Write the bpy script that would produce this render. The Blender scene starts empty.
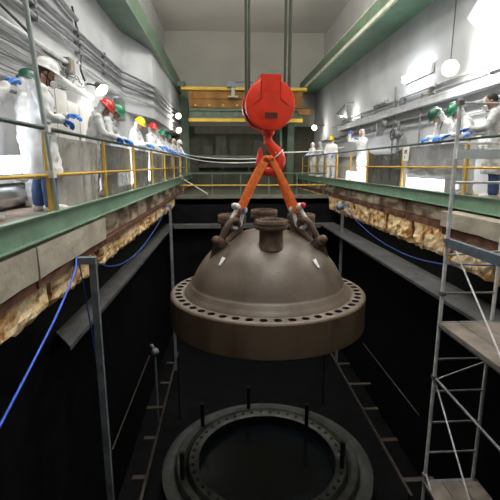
import bpy, math, random
from mathutils import Vector, Matrix, noise

R = math.radians
random.seed(7)
scene = bpy.context.scene
col = scene.collection

# ------------------------------------------------------------------ camera
F_PX, DIP = 420.0, math.atan(85/420)
TURN = math.atan(25/math.hypot(420, 85))
cam_d = bpy.data.cameras.new('camera')
cam_d.sensor_fit = 'HORIZONTAL'; cam_d.sensor_width = 36
cam_d.lens = 36*F_PX/500
cam_d.clip_end = 200
cam = bpy.data.objects.new('camera', cam_d); col.objects.link(cam)
cam.location = (0, 0, .6)
cam.rotation_euler = (math.pi/2-DIP, 0, -TURN)
scene.camera = cam

# ------------------------------------------------------------------ light
scene.view_settings.view_transform = 'Standard'
scene.view_settings.look = 'None'
scene.view_settings.gamma = 1
scene.view_settings.use_curve_mapping = False
scene.view_settings.exposure = 0.0
world = bpy.data.worlds.new('world'); scene.world = world
world.use_nodes = True
bg = world.node_tree.nodes['Background']
bg.inputs[0].default_value = (.80, .88, 1, 1); bg.inputs[1].default_value = .14

def area(name, loc, size, power, colr=(1, .97, .92), rot=(0, 0, 0), size_y=None):
    d = bpy.data.lights.new(name, 'AREA'); d.energy = power; d.color = colr
    d.shape = 'RECTANGLE'; d.size = size; d.size_y = size_y or size
    o = bpy.data.objects.new(name, d); col.objects.link(o); o.location = loc; o.rotation_euler = rot
    return o
def point(name, loc, power, colr=(1, .97, .92), rad=.12):
    d = bpy.data.lights.new(name, 'POINT'); d.energy = power; d.color = colr; d.shadow_soft_size = rad
    o = bpy.data.objects.new(name, d); col.objects.link(o); o.location = loc
    return o
# unseen fill lights added under the roof to brighten the hall and lid
point('hall_fill_light', (-1.0, 9.5, 7.2), 660, rad=.35)
point('hall_fill_light', (3.4, 9.5, 7.2), 660, rad=.35)
point('hall_fill_light', (1.2, 14.0, 7.5), 640, rad=.35)
point('hall_fill_light', (1.2, 3.4, 7.2), 640, rad=.35)

# ------------------------------------------------------------------ materials
def new_mat(name):
    m = bpy.data.materials.new(name); m.use_nodes = True
    nt = m.node_tree
    return m, nt, nt.nodes['Principled BSDF']
def mat(name, c, rough=.6, metal=0, var=.15, scale=6, bump=0, bscale=30, c2=None, spec=.5, lo=.35, hi=.65, detail=5, dist=0, stretch=None):
    m, nt, b = new_mat(name)
    tc = nt.nodes.new('ShaderNodeTexCoord')
    n = nt.nodes.new('ShaderNodeTexNoise'); n.inputs['Scale'].default_value = scale; n.inputs['Detail'].default_value = detail
    n.inputs['Distortion'].default_value = dist
    src = tc.outputs['Object']
    if stretch:
        mp = nt.nodes.new('ShaderNodeMapping'); mp.inputs['Scale'].default_value = stretch
        nt.links.new(src, mp.inputs[0]); src = mp.outputs[0]
    nt.links.new(src, n.inputs['Vector'])
    r = nt.nodes.new('ShaderNodeValToRGB')
    r.color_ramp.elements[0].position = lo; r.color_ramp.elements[1].position = hi
    if c2 is None:
        c2 = tuple(min(1, v*(1+var)) for v in c); c = tuple(v*(1-var) for v in c)
    r.color_ramp.elements[0].color = (*c, 1); r.color_ramp.elements[1].color = (*c2, 1)
    nt.links.new(n.outputs['Fac'], r.inputs[0]); nt.links.new(r.outputs[0], b.inputs['Base Color'])
    b.inputs['Roughness'].default_value = rough; b.inputs['Metallic'].default_value = metal
    b.inputs['Specular IOR Level'].default_value = spec
    if bump:
        n2 = nt.nodes.new('ShaderNodeTexNoise'); n2.inputs['Scale'].default_value = bscale; n2.inputs['Detail'].default_value = 4
        nt.links.new(src, n2.inputs['Vector'])
        bp = nt.nodes.new('ShaderNodeBump'); bp.inputs['Strength'].default_value = bump; bp.inputs['Distance'].default_value = .03
        nt.links.new(n2.outputs['Fac'], bp.inputs['Height']); nt.links.new(bp.outputs[0], b.inputs['Normal'])
    return m
def ramp3(name, stops, scale, rough=.85, bump=.6, bscale=14, stretch=None, dist=.4, spec=.3):
    m = mat(name, (0, 0, 0), rough, 0, 0, scale, bump, bscale, (1, 1, 1), spec, dist=dist, stretch=stretch, detail=8)
    cr = [n for n in m.node_tree.nodes if n.type == 'VALTORGB'][0].color_ramp
    while len(cr.elements) > 1: cr.elements.remove(cr.elements[-1])
    cr.elements[0].position = stops[0][0]; cr.elements[0].color = (*stops[0][1], 1)
    for p, c in stops[1:]:
        e = cr.elements.new(p); e.color = (*c, 1)
    return m
def emit(name, c, s):
    m, nt, b = new_mat(name)
    b.inputs['Base Color'].default_value = (*c, 1)
    b.inputs['Emission Color'].default_value = (*c, 1); b.inputs['Emission Strength'].default_value = s
    return m
def film(name, c, alpha, rough=.12, scale=5, bump=.6):
    m = mat(name, c, rough, 0, .08, scale, bump, 7)
    m.node_tree.nodes['Principled BSDF'].inputs['Alpha'].default_value = alpha
    return m

M = {}
M['wall'] = ramp3('painted_plaster', [(.25, (.33, .34, .355)), (.5, (.43, .445, .46)), (.8, (.50, .51, .53))], .7, .8, .12, 8)
M['wall_up'] = ramp3('grey_plaster', [(.3, (.44, .44, .43)), (.6, (.52, .52, .50)), (.8, (.57, .57, .55))], .5, .85, .1, 6)
M['ceiling'] = ramp3('ceiling_plaster', [(.3, (.72, .70, .66)), (.7, (.80, .78, .74))], .4, .9, .1, 6)
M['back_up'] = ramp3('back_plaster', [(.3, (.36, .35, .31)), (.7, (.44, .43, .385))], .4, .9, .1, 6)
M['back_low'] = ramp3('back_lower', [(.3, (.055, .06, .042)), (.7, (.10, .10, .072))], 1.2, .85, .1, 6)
M['floor'] = ramp3('walkway_floor', [(.3, (.33, .25, .20)), (.7, (.52, .43, .37))], 3, .8, .2, 20)
M['green'] = mat('green_paint', (.165, .275, .195), .45, 0, .14, 3, .1, 20)
M['green_mid'] = mat('grey_green_steel', (.10, .155, .11), .5, 0, .15, 2)
M['green_dk'] = mat('dark_green_steel', (.075, .12, .075), .55, 0, .2, 2, .1, 20)
M['green_lt'] = mat('pale_green_steel', (.085, .17, .11), .5, 0, .15, 2)
M['rail_pale'] = mat('pale_rail', (.42, .42, .33), .5, 0, .15, 3)
M['conc'] = ramp3('stained_concrete', [(.30, (.04, .028, .02)), (.44, (.13, .085, .055)), (.56, (.33, .28, .21)), (.75, (.46, .42, .35))], 2.2, .85, .3, 14, stretch=(1, .6, 1.8))
M['conc_pale'] = ramp3('pale_concrete', [(.3, (.30, .27, .21)), (.7, (.46, .43, .36))], 2.0, .85, .2, 16)
M['rust'] = ramp3('rusty_angle', [(.3, (.035, .016, .010)), (.5, (.12, .05, .03)), (.75, (.24, .12, .08))], 3, .75, .3, 20)
M['block'] = ramp3('broken_concrete', [(.27, (.10, .035, .012)), (.38, (.42, .21, .075)), (.49, (.72, .51, .26)), (.7, (.84, .71, .49))], 2.8, .95, .8, 16, dist=1.0)
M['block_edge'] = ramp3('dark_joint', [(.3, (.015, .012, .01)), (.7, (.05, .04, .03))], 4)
M['liner'] = mat('black_liner', (.0035, .004, .0045), .6, 0, .5, 3, .15, 10, spec=.12)
M['ledge'] = mat('ledge_steel', (.075, .076, .075), .6, 0, .3, 2.5, .1, 15)
M['pitsteel'] = mat('pit_steel', (.19, .215, .24), .5, .2, .25, 4, .1, 20)
M['rack'] = mat('rack_steel', (.05, .038, .03), .6, .2, .35, 5, .1, 20)
M['vessel'] = mat('vessel_steel', (.08, .083, .076), .5, .4, .35, 3, .1, 12)
M['vessel2'] = mat('vessel_outer', (.075, .08, .075), .6, .1, .35, 3, .1, 12)
M['stud'] = mat('stud_steel', (.018, .018, .018), .6, .3, .2, 6)
M['lid'] = ramp3('lid_steel', [(.28, (.075, .056, .042)), (.5, (.135, .106, .083)), (.78, (.185, .148, .118))], 1.6, .42, .12, 22, spec=.5)
M['lid_side'] = ramp3('lid_rim_steel', [(.28, (.085, .055, .034)), (.5, (.155, .112, .074)), (.78, (.20, .15, .103))], 1.8, .5, .15, 22, stretch=(1, 1, .35))
M['nozzle'] = ramp3('nozzle_rust', [(.3, (.07, .042, .03)), (.55, (.145, .095, .07)), (.8, (.20, .14, .11))], 5, .6, .2, 25)
M['hole'] = mat('bolt_hole', (.02, .012, .009), .7, 0, .3, 6)
M['red'] = mat('red_enamel', (.74, .045, .018), .3, 0, .14, 3, .03, 10)
M['red_dk'] = mat('red_seam', (.33, .012, .008), .4, 0, .1, 5)
M['plate'] = mat('dark_plate', (.10, .03, .025), .45, .3, .3, 30)
M['orange'] = mat('orange_webbing', (.82, .175, .035), .8, 0, .15, 14, .3, 60)
M['galv'] = mat('galvanised_steel', (.70, .71, .71), .4, .1, .2, 8, .1, 30)
M['galv_dk'] = mat('dark_shaded_steel', (.17, .175, .18), .45, .35, .25, 6, .1, 30)  # dark steel; on the scaffold, pit shade is put into the tube colour
M['glint'] = mat('painted_highlight', (.80, .82, .84), .3, .2, .1, 8)  # pale colour standing in for the bright highlights on the lid dome
M['polegreen'] = mat('grey_green_tube', (.30, .35, .33), .45, .4, .15, 6)
M['plank'] = ramp3('scaffold_board', [(.3, (.14, .12, .10)), (.6, (.24, .21, .185)), (.8, (.33, .29, .25))], 3, .85, .2, 20)
M['plankwhite'] = mat('white_board', (.62, .68, .69), .5, 0, .15, 4)
M['bluebeam'] = mat('blue_grey_beam', (.10, .13, .17), .55, .2, .25, 6)
M['yellow'] = mat('yellow_paint', (.60, .36, .035), .45, 0, .15, 4)
M['yellow_crane'] = mat('crane_yellow', (.62, .40, .03), .5, 0, .12, 2)
M['girder'] = ramp3('crane_girder_rust', [(.3, (.16, .07, .015)), (.7, (.33, .16, .035))], 1.6, .6, .1, 12)
M['railgreen'] = mat('dark_green_rail', (.045, .075, .06), .4, .1, .2, 5)
M['rope'] = mat('wire_rope', (.07, .075, .06), .55, .5, .2, 40, .3, 80)
M['cord'] = mat('white_cord', (.72, .72, .70), .8, 0, .1, 30)
M['blue'] = mat('blue_hose', (.015, .09, .62), .4, 0, .15, 6)
M['bluedk'] = mat('dark_blue_hose', (.02, .06, .26), .45, 0, .15, 6)
M['blueband'] = mat('blue_steel', (.05, .09, .22), .5, .2, .2, 6)
M['pipe'] = mat('grey_pipe', (.17, .18, .19), .5, .2, .2, 5)
M['pipe_lt'] = mat('light_conduit', (.40, .42, .43), .5, .1, .15, 5)
M['cable'] = mat('black_cable', (.025, .026, .028), .6, 0, .2, 10)
M['cablegrey'] = mat('grey_cable', (.13, .135, .14), .6, 0, .2, 10)
M['insul'] = mat('white_lagging', (.66, .66, .63), .7, 0, .1, 5, .3, 14)
M['box'] = mat('junction_box', (.23, .21, .18), .5, .1, .2, 5)
M['cabinet'] = mat('grey_cabinet', (.50, .50, .48), .5, 0, .1, 3)
M['duct'] = mat('metal_duct', (.50, .51, .52), .25, .8, .12, 4, .05, 6)
M['suit'] = mat('white_coverall', (.78, .79, .80), .75, 0, .06, 5, .5, 12)
M['suit_grey'] = mat('grey_white_coverall', (.60, .62, .62), .75, 0, .08, 5, .5, 12)
M['trousers'] = mat('blue_trousers', (.035, .075, .19), .8, 0, .2, 8, .4, 20)
M['shoe'] = mat('white_overshoe', (.75, .75, .74), .7, 0, .06, 8, .3, 30)
M['boot'] = mat('dark_boot', (.03, .03, .03), .6, 0, .2, 8)
M['skin'] = mat('skin', (.50, .27, .19), .55, 0, .1, 8)
M['hair'] = mat('dark_hair', (.035, .022, .015), .7, 0, .3, 30)
M['eye'] = mat('eye', (.02, .015, .012), .25, 0, .1, 10)
M['lip'] = mat('lip', (.33, .12, .10), .5, 0, .1, 10)
M['glove'] = mat('blue_glove', (.02, .20, .72), .4, 0, .12, 9, .2, 40)
M['strap'] = mat('black_strap', (.025, .025, .028), .6, 0, .2, 10)
M['maskwhite'] = mat('white_filter', (.75, .75, .73), .7, 0, .06, 10)
M['maskgrey'] = mat('grey_respirator', (.30, .30, .31), .5, 0, .15, 10)
M['h_white'] = mat('white_helmet', (.82, .82, .81), .3, 0, .04, 5)
M['h_red'] = mat('red_helmet', (.62, .03, .025), .3, 0, .06, 5)
M['h_green'] = mat('green_helmet', (.025, .24, .12), .35, 0, .08, 5)
M['h_dkgreen'] = mat('dark_green_helmet', (.02, .10, .065), .4, 0, .08, 5)
M['h_yellow'] = mat('yellow_helmet', (.80, .62, .02), .3, 0, .05, 5)
M['film'] = film('clear_sheeting', (.42, .41, .38), .62)
M['film_mid'] = film('smoky_sheeting', (.17, .17, .165), .80, .14)
M['film_dk'] = film('dark_sheeting', (.10, .10, .095), .9, .25)
M['film_grey'] = film('grey_sheeting', (.33, .34, .35), .8, .3)
M['film_white'] = film('white_sheeting', (.92, .93, .94), 1, .5, 4, .2)
M['lampglow'] = emit('lamp_glow', (1, .97, .90), 30)
M['tubeglow'] = emit('tube_glow', (.93, .97, 1), 5)
M['lampshade'] = mat('grey_lampshade', (.13, .14, .13), .5, .3, .2, 5)
M['bronze'] = mat('bronze_reflector', (.12, .09, .05), .4, .5, .25, 6)
M['motor'] = mat('blue_grey_motor', (.12, .16, .20), .5, .2, .2, 5)
M['tag'] = mat('white_tag', (.75, .75, .70), .6, 0, .05, 6)
M['ink'] = mat('black_ink', (.02, .02, .02), .6, 0, .05, 6)
M['shelf'] = mat('dim_equipment', (.04, .043, .036), .6, .1, .3, 3)
M['shelf_lt'] = mat('dim_pale_panel', (.13, .135, .105), .6, 0, .2, 3)
def water_mat():
    m, nt, b = new_mat('dark_water')
    b.inputs['Base Color'].default_value = (.004, .010, .013, 1)
    b.inputs['Roughness'].default_value = .2; b.inputs['Specular IOR Level'].default_value = .2
    n = nt.nodes.new('ShaderNodeTexNoise'); n.inputs['Scale'].default_value = 2.5
    bp = nt.nodes.new('ShaderNodeBump'); bp.inputs['Strength'].default_value = .05
    nt.links.new(n.outputs['Fac'], bp.inputs['Height']); nt.links.new(bp.outputs[0], b.inputs['Normal'])
    return m
M['water'] = water_mat()

# ------------------------------------------------------------------ mesh helpers
class MB:
    def __init__(s):
        s.v = []; s.f = []; s.mi = []; s.cur = 0; s.X = Matrix.Identity(4)
    def add(s, vs, fs):
        o = len(s.v)
        s.v += [tuple(s.X @ Vector(p)) for p in vs]
        s.f += [tuple(o+i for i in f) for f in fs]; s.mi += [s.cur]*len(fs)
        return s
    def box(s, a, b):
        x0, y0, z0 = a; x1, y1, z1 = b
        return s.add([(x0, y0, z0), (x1, y0, z0), (x1, y1, z0), (x0, y1, z0), (x0, y0, z1), (x1, y0, z1), (x1, y1, z1), (x0, y1, z1)],
                     [(0, 3, 2, 1), (4, 5, 6, 7), (0, 1, 5, 4), (1, 2, 6, 5), (2, 3, 7, 6), (3, 0, 4, 7)])
    def prism(s, pts, fn, h0, h1):
        n = len(pts)
        vs = [fn(p, h0) for p in pts]+[fn(p, h1) for p in pts]
        return s.add(vs, [tuple(range(n))[::-1], tuple(range(n, 2*n))]+[(i, (i+1) % n, n+(i+1) % n, n+i) for i in range(n)])
    def tube(s, path, r, n=8, cap=True, flat=None):
        P = [Vector(p) for p in path]
        rr = r if isinstance(r, (list, tuple)) else [r]*len(P)
        t0 = (P[1]-P[0]).normalized()
        u = t0.orthogonal().normalized() if abs(t0.z) > .98 or True else None
        ref = Vector((0, 0, 1)) if abs(t0.z) < .9 else Vector((0, 1, 0))
        u = (ref - t0*ref.dot(t0)).normalized()
        vs = []
        for i, p in enumerate(P):
            t = (P[min(i+1, len(P)-1)]-P[max(i-1, 0)]).normalized()
            u = (u - t*u.dot(t)).normalized(); w = t.cross(u)
            ru, rw = (rr[i], rr[i]) if not flat else (rr[i]*flat[0], rr[i]*flat[1])
            for k in range(n):
                a = 2*math.pi*k/n
                vs.append(p+u*ru*math.cos(a)+w*rw*math.sin(a))
        fs = []
        for i in range(len(P)-1):
            for k in range(n):
                k2 = (k+1) % n
                fs.append((i*n+k, i*n+k2, (i+1)*n+k2, (i+1)*n+k))
        if cap:
            fs.append(tuple(range(n))[::-1]); fs.append(tuple(range((len(P)-1)*n, len(P)*n)))
        return s.add(vs, fs)
    def rings(s, rings, cap=True):
        n = len(rings[0]); vs = [p for r in rings for p in r]; fs = []
        for i in range(len(rings)-1):
            for k in range(n):
                k2 = (k+1) % n
                fs.append((i*n+k, i*n+k2, (i+1)*n+k2, (i+1)*n+k))
        if cap:
            fs.append(tuple(range(n))[::-1]); fs.append(tuple(range((len(rings)-1)*n, len(rings)*n)))
        return s.add(vs, fs)
    def lathe(s, prof, n=32, closed=False, cap=False):
        vs = []; m = len(prof)
        for (r, z) in prof:
            for k in range(n):
                a = 2*math.pi*k/n; vs.append((r*math.cos(a), r*math.sin(a), z))
        fs = []
        for i in range(m if closed else m-1):
            j = (i+1) % m
            for k in range(n):
                k2 = (k+1) % n
                fs.append((i*n+k, i*n+k2, j*n+k2, j*n+k))
        if cap:
            fs.append(tuple(range(n))[::-1]); fs.append(tuple(range((m-1)*n, m*n)))
        return s.add(vs, fs)
    def ball(s, c, r, n=12, m=8):
        rx, ry, rz = r if isinstance(r, (tuple, list)) else (r, r, r)
        vs = [(c[0], c[1], c[2]-rz)]
        for i in range(1, m):
            t = -math.pi/2+math.pi*i/m
            for k in range(n):
                a = 2*math.pi*k/n
                vs.append((c[0]+rx*math.cos(t)*math.cos(a), c[1]+ry*math.cos(t)*math.sin(a), c[2]+rz*math.sin(t)))
        vs.append((c[0], c[1], c[2]+rz)); fs = []
        for k in range(n):
            fs.append((0, 1+(k+1) % n, 1+k))
            fs.append((len(vs)-1, 1+(m-2)*n+k, 1+(m-2)*n+(k+1) % n))
        for i in range(m-2):
            for k in range(n):
                k2 = (k+1) % n
                fs.append((1+i*n+k, 1+i*n+k2, 1+(i+1)*n+k2, 1+(i+1)*n+k))
        return s.add(vs, fs)
    def mesh(s, name, mats, smooth=None):
        me = bpy.data.meshes.new(name); me.from_pydata(s.v, [], s.f)
        for m in (mats if isinstance(mats, (list, tuple)) else [mats]): me.materials.append(m)
        for p, i in zip(me.polygons, s.mi): p.material_index = i
        if smooth:
            me.polygons.foreach_set('use_smooth', [True]*len(me.polygons))
            try: me.set_sharp_from_angle(angle=R(smooth))
            except Exception: pass
        me.validate(); me.update()
        return me
    def build(s, name, mats, parent=None, smooth=None):
        return link(name, s.mesh(name, mats, smooth), parent)
def link(name, me, parent=None):
    o = bpy.data.objects.new(name, me); col.objects.link(o)
    if parent is not None:
        o.parent = parent
        # meshes are written in world coordinates: undo the parent's place
        L = parent
        inv = Matrix.Identity(4)
        chain = []
        while L is not None:
            chain.append(L); L = L.parent
        W = Matrix.Identity(4)
        for q in reversed(chain): W = W @ q.matrix_parent_inverse @ q.matrix_basis
        o.matrix_parent_inverse = W.inverted()
    return o
def localchild(name, me, parent):
    o = bpy.data.objects.new(name, me); col.objects.link(o); o.parent = parent
    return o
def tag(o, label, cat, group=None, kind=None):
    o['label'] = label; o['category'] = cat
    if group: o['group'] = group
    if kind: o['kind'] = kind
    return o
def thing(name, label, cat, loc=(0, 0, 0), rz=0, group=None):
    o = bpy.data.objects.new(name, None); col.objects.link(o)
    o.location = loc; o.rotation_euler = (0, 0, rz); o.empty_display_size = .1
    return tag(o, label, cat, group)
def struct(name, mb, m, smooth=None):
    o = mb.build(name, m, None, smooth); o['kind'] = 'structure'; return o
def box1(a, b): return MB().box(a, b)
def remeshed(mb, name, mats, voxel, smooth_it=3, wrinkle=0, wsize=.12):
    me = mb.mesh(name+'_draft', mats); o = bpy.data.objects.new(name, me); col.objects.link(o)
    md = o.modifiers.new('r', 'REMESH'); md.mode = 'VOXEL'; md.voxel_size = voxel; md.use_smooth_shade = True
    if smooth_it:
        ms = o.modifiers.new('s', 'SMOOTH'); ms.iterations = smooth_it; ms.factor = .5
    if wrinkle:
        tx = bpy.data.textures.get('wrinkle') or bpy.data.textures.new('wrinkle', 'CLOUDS')
        tx.noise_scale = wsize; tx.noise_depth = 2
        dp = o.modifiers.new('d', 'DISPLACE'); dp.texture = tx; dp.strength = wrinkle; dp.mid_level = .5
        dp.texture_coords = 'LOCAL'
    dg = bpy.context.evaluated_depsgraph_get()
    out = bpy.data.meshes.new_from_object(o.evaluated_get(dg))
    out.name = name
    bpy.data.objects.remove(o); bpy.data.meshes.remove(me)
    return out
def sag(a, b, drop, n=14):
    a = Vector(a); b = Vector(b)
    return [a.lerp(b, i/n)-Vector((0, 0, drop*4*(i/n)*(1-i/n))) for i in range(n+1)]
def smooth_path(pts, per=6):
    P = [Vector(p) for p in pts]; out = []
    for i in range(len(P)-1):
        p0 = P[max(i-1, 0)]; p1 = P[i]; p2 = P[i+1]; p3 = P[min(i+2, len(P)-1)]
        for k in range(per):
            t = k/per
            out.append(.5*((2*p1)+(p2-p0)*t+(2*p0-5*p1+4*p2-p3)*t*t+(3*p1-p0-3*p2+p3)*t**3))
    out.append(P[-1]); return out

# ------------------------------------------------------------------ the hall
XL, XR = -3.2, 5.5           # lower side walls
Y0, YB = -3.0, 26.5          # hall ends
PL, PR = -2.05, 4.4          # pit edges at the walkways
CEIL = 8.2
struct('floor_left', box1((XL, Y0, -.22), (PL, YB, 0)), M['floor'])
struct('floor_right', box1((PR, Y0, -.22), (XR, YB, 0)), M['floor'])
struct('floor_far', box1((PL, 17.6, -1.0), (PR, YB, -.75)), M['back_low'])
struct('wall_left', box1((XL-.6, Y0, -.3), (XL, YB, 5.4)), M['wall'])
struct('wall_left_upper', box1((-4.0, Y0, 5.4), (-3.4, YB, CEIL)), M['wall_up'])
c = MB(); c.prism([(XL-.02, 14.2), (-2.62, 16.6), (-2.62, YB), (XL-.02, YB)], lambda p, h: (p[0], p[1], h), 2.3, 4.66)
struct('wall_left_corbel', c, M['wall'])
struct('wall_right', box1((XR, Y0, -.3), (XR+.6, YB, 5.4)), M['wall'])
struct('wall_right_upper', box1((5.95, Y0, 5.4), (6.5, YB, CEIL)), M['wall_up'])
struct('ceiling', box1((-4.2, Y0, CEIL), (6.7, YB+.3, CEIL+.3)), M['ceiling'])
struct('wall_back_upper', box1((-4.0, YB, 2.9), (6.5, YB+.3, CEIL)), M['back_up'])
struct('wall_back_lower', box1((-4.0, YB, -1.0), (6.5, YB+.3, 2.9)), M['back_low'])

# green toe channels along the walkway edges
for nm, x, sgn in (('trim_1', PL, 1), ('trim_2', PR, -1)):
    g = MB()
    g.box((x-.02*sgn, Y0, -.2), (x+.025*sgn, YB-1.2, .06)) if sgn > 0 else g.box((x-.025, Y0, -.2), (x+.02, YB-1.2, .06))
    a, b = sorted((x, x+.07*sgn))
    g.box((a, Y0, .05), (b, YB-1.2, .065)); g.box((a, Y0, -.205), (b, YB-1.2, -.19))
    struct(nm, g, M['green'])

# pit shell
PW_L, PW_R, PY0, PY1, PZ = -2.5, 4.62, -2.0, 17.6, -6.8
wl = struct('wall_pit_left', box1((PW_L-.3, PY0, PZ), (PW_L, PY1, -1.02)), M['liner'])
wr = struct('wall_pit_right', box1((PW_R, PY0, PZ), (PW_R+.3, PY1, -1.02)), M['liner'])
wf = struct('wall_pit_far', box1((PW_L, PY1, PZ), (PW_R, PY1+.3, -.78)), M['liner'])
struct('wall_pit_near', box1((PW_L, PY0-.3, PZ), (PW_R, PY0, -1.1)), M['liner'])
struct('floor_pit', box1((PW_L-.3, PY0-.3, PZ-.2), (PW_R+.3, PY1+.3, PZ)), M['liner'])
# backing beams over the liner (dark recess behind the panels and blocks)
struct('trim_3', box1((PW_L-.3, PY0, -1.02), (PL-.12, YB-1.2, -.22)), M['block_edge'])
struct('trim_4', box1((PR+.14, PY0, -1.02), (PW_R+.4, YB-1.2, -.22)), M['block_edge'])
# ledge round the pit
g = MB(); g.prism([(PW_L, 5.95), (-2.12, 5.44), (-2.12, PY1), (PW_L, PY1)], lambda p, h: (p[0], p[1], h), -1.87, -1.8); struct('trim_5', g, M['ledge'])
struct('trim_6', box1((3.94, 2.5, -1.86), (PW_R, PY1, -1.8)), M['ledge'])
struct('trim_7', box1((-2.1, PY1-.5, -1.95), (3.94, PY1, -1.8)), M['ledge'])

def panel(parent, x, sgn, y0, y1, z0, z1, proud, m, name):
    b = MB(); n = 6; xs = x+sgn*proud
    top = []; rows = 3
    vs = []
    for j in range(rows+1):
        for i in range(n+1):
            y = y0+(y1-y0)*i/n; z = z0+(z1-z0)*j/rows
            d = .018*noise.noise(Vector((y*2.1, z*4, x)))
            vs.append((xs+d*sgn, y, z+(.02*noise.noise(Vector((y*3, 7, x))) if j == 0 else 0)))
    fs = [(j*(n+1)+i, j*(n+1)+i+1, (j+1)*(n+1)+i+1, (j+1)*(n+1)+i) for j in range(rows) for i in range(n)]
    o = len(vs); back = x-sgn*.16
    per = [i for i in range(n+1)]+[(j+1)*(n+1)-1 for j in range(1, rows+1)]+[rows*(n+1)+i for i in range(n-1, -1, -1)]+[j*(n+1) for j in range(rows-1, 0, -1)]
    vs += [(back, vs[i][1], vs[i][2]) for i in per]
    k = len(per)
    fs += [(per[i], o+i, o+(i+1) % k, per[(i+1) % k]) for i in range(k)]
    if sgn < 0: fs = [f[::-1] for f in fs]
    b.add(vs, fs); return b.build(name, m, parent)
def block(parent, x, sgn, y0, y1, z0, z1, m, name='concrete_block'):
    b = MB(); nx, nz = max(5, int((y1-y0)/.11)), 6
    vs = []; sd = random.random()*50
    for j in range(nz+1):
        for i in range(nx+1):
            y = y0+(y1-y0)*i/nx; z = z0+(z1-z0)*j/nz
            q = Vector((y*3.2, z*4.0, sd))
            d = .022*noise.noise(q)+.028*noise.noise(q*2.7)+.014*random.uniform(-1, 1)
            if j == 0: z += .05*noise.noise(Vector((y*5, sd, 1)))+.03*random.uniform(-1, 1)
            if i in (0, nx): y += .03*random.uniform(-1, 1); d -= .05
            if j in (0,): d -= .04
            vs.append((x+sgn*d, y, z))
    fs = [(j*(nx+1)+i, j*(nx+1)+i+1, (j+1)*(nx+1)+i+1, (j+1)*(nx+1)+i) for j in range(nz) for i in range(nx)]
    per = list(range(nx+1))+[(j+1)*(nx+1)-1 for j in range(1, nz+1)]+[nz*(nx+1)+i for i in range(nx-1, -1, -1)]+[j*(nx+1) for j in range(nz-1, 0, -1)]
    o = len(vs); k = len(per)
    vs += [(x-sgn*.26, vs[i][1], vs[i][2]) for i in per]
    fs += [(per[i], o+i, o+(i+1) % k, per[(i+1) % k]) for i in range(k)]
    if sgn < 0: fs = [f[::-1] for f in fs]
    b.add(vs, fs); return b.build(name, m, parent)
# left side: panels, rusty angle, broken blocks
ys = [-1.6, 2.2, 4.45, 7.05, 9.2, 11.4, 13.6, 15.8, 18.0, 20.4, 22.8, 25.2]
for i in range(len(ys)-1):
    proud = .06 if i < 3 else -.03
    panel(wl, PL, 1, ys[i]+.02, ys[i+1]-.02, -.60, -.25, proud, M['conc_pale'] if i < 3 else M['conc'], 'concrete_panel')
for i in range(len(ys)-1):
    b = box1((PL-.1, ys[i]+.03, -.71), (PL+.035, ys[i+1]-.03, -.62)); b.build('rusty_angle', M['rust'], wl)
yb = [1.2, 3.2, 4.95, 6.85, 8.3, 9.9, 11.3, 12.9, 14.3, 15.9, 17.5, 19.2, 21.0, 23.0, 25.2]
for i in range(len(yb)-1):
    block(wl, PL-.02, 1, yb[i]+.06, yb[i+1]-.06, -1.06, -.72, M['block'])
# right side
ys = [-1.6, 3.2, 5.2, 7.7, 10.0, 12.3, 14.6, 16.9, 19.2, 21.6, 24.0, 25.2]
for i in range(len(ys)-1):
    proud = .34 if i < 3 else .0
    panel(wr, PR, -1, ys[i]+.02, ys[i+1]-.02, -.52, -.25, proud, M['conc_pale'] if i < 3 else M['conc'], 'concrete_panel')
    box1((PR-(.30 if i < 3 else .03), ys[i]+.03, -.68), (PR+.16, ys[i+1]-.03, -.54)).build('rusty_angle', M['rust'], wr)
yb = [1.2, 3.0, 4.7, 6.2, 7.85, 9.6, 11.2, 12.7, 14.2, 15.7, 17.3, 18.9, 20.6, 22.4, 24.0, 25.2]
for i in range(len(yb)-1):
    xx = PR-.22 if yb[i+1] < 8 else PR-.02
    block(wr, xx, -1, yb[i]+.06, yb[i+1]-.06, -1.22, -.69, M['block'])

# green columns at the far end
for nm, x in (('trim_8', -2.3), ('trim_9', 3.95)):
    g = MB()
    g.box((x-.2, YB-.75, -.75), (x+.2, YB-.72, 5.0)); g.box((x-.2, YB-.4, -.75), (x+.2, YB-.37, 5.0)); g.box((x-.02, YB-.72, -.75), (x+.02, YB-.4, 5.0))
    struct(nm, g, M['green_dk'])
struct('trim_10', box1((-2.9, YB-.7, 1.3), (-2.5, YB-.3, 5.0)), M['green_dk'])
g = MB(); g.box((3.3, YB-.7, -.75), (3.42, YB-.5, 5.0)); struct('trim_11', g, M['green_lt'])

# crane runway beams on both side walls
def runway(x0, x1, zb, side, label):
    t = thing('crane_runway_beam', label, 'beam', ((x0+x1)/2, Y0, zb))
    box1((x0, Y0, zb), (x1, YB, zb+.05)).build('bottom_flange', M['green_mid'] if side < 0 else M['green_lt'], t)
    xi = x1 if side < 0 else x0
    a, b = sorted((xi, xi-.03*(-side if side < 0 else -side)))
    web = MB(); web.box((min(xi, xi+side*.03), Y0, zb+.05), (max(xi, xi+side*.03), YB, zb+.55)); web.build('web', M['green_dk'], t)
    y = 1.0
    while y < YB-1:
        box1((min(xi, xi+side*.6), y, zb+.05), (max(xi, xi+side*.6), y+.03, zb+.5)).build('stiffener', M['green_dk'], t); y += 2.4
    box1((min(xi, xi+side*.35), Y0, zb+.55), (max(xi, xi+side*.35), YB, zb+.6)).build('top_flange', M['green_dk'], t)
    r = MB(); r.box((xi+side*.1-.03, Y0, zb+.6), (xi+side*.1+.03, YB, zb+.7)); r.build('rail', M['rail_pale'], t)
    return t
tl = runway(XL, -2.45, 4.66, -1, 'green crane runway beam along the top of the left wall')
trn = runway(4.55, XR, 4.78, 1, 'green crane runway beam along the top of the right wall, with pale conductor rail')
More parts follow.
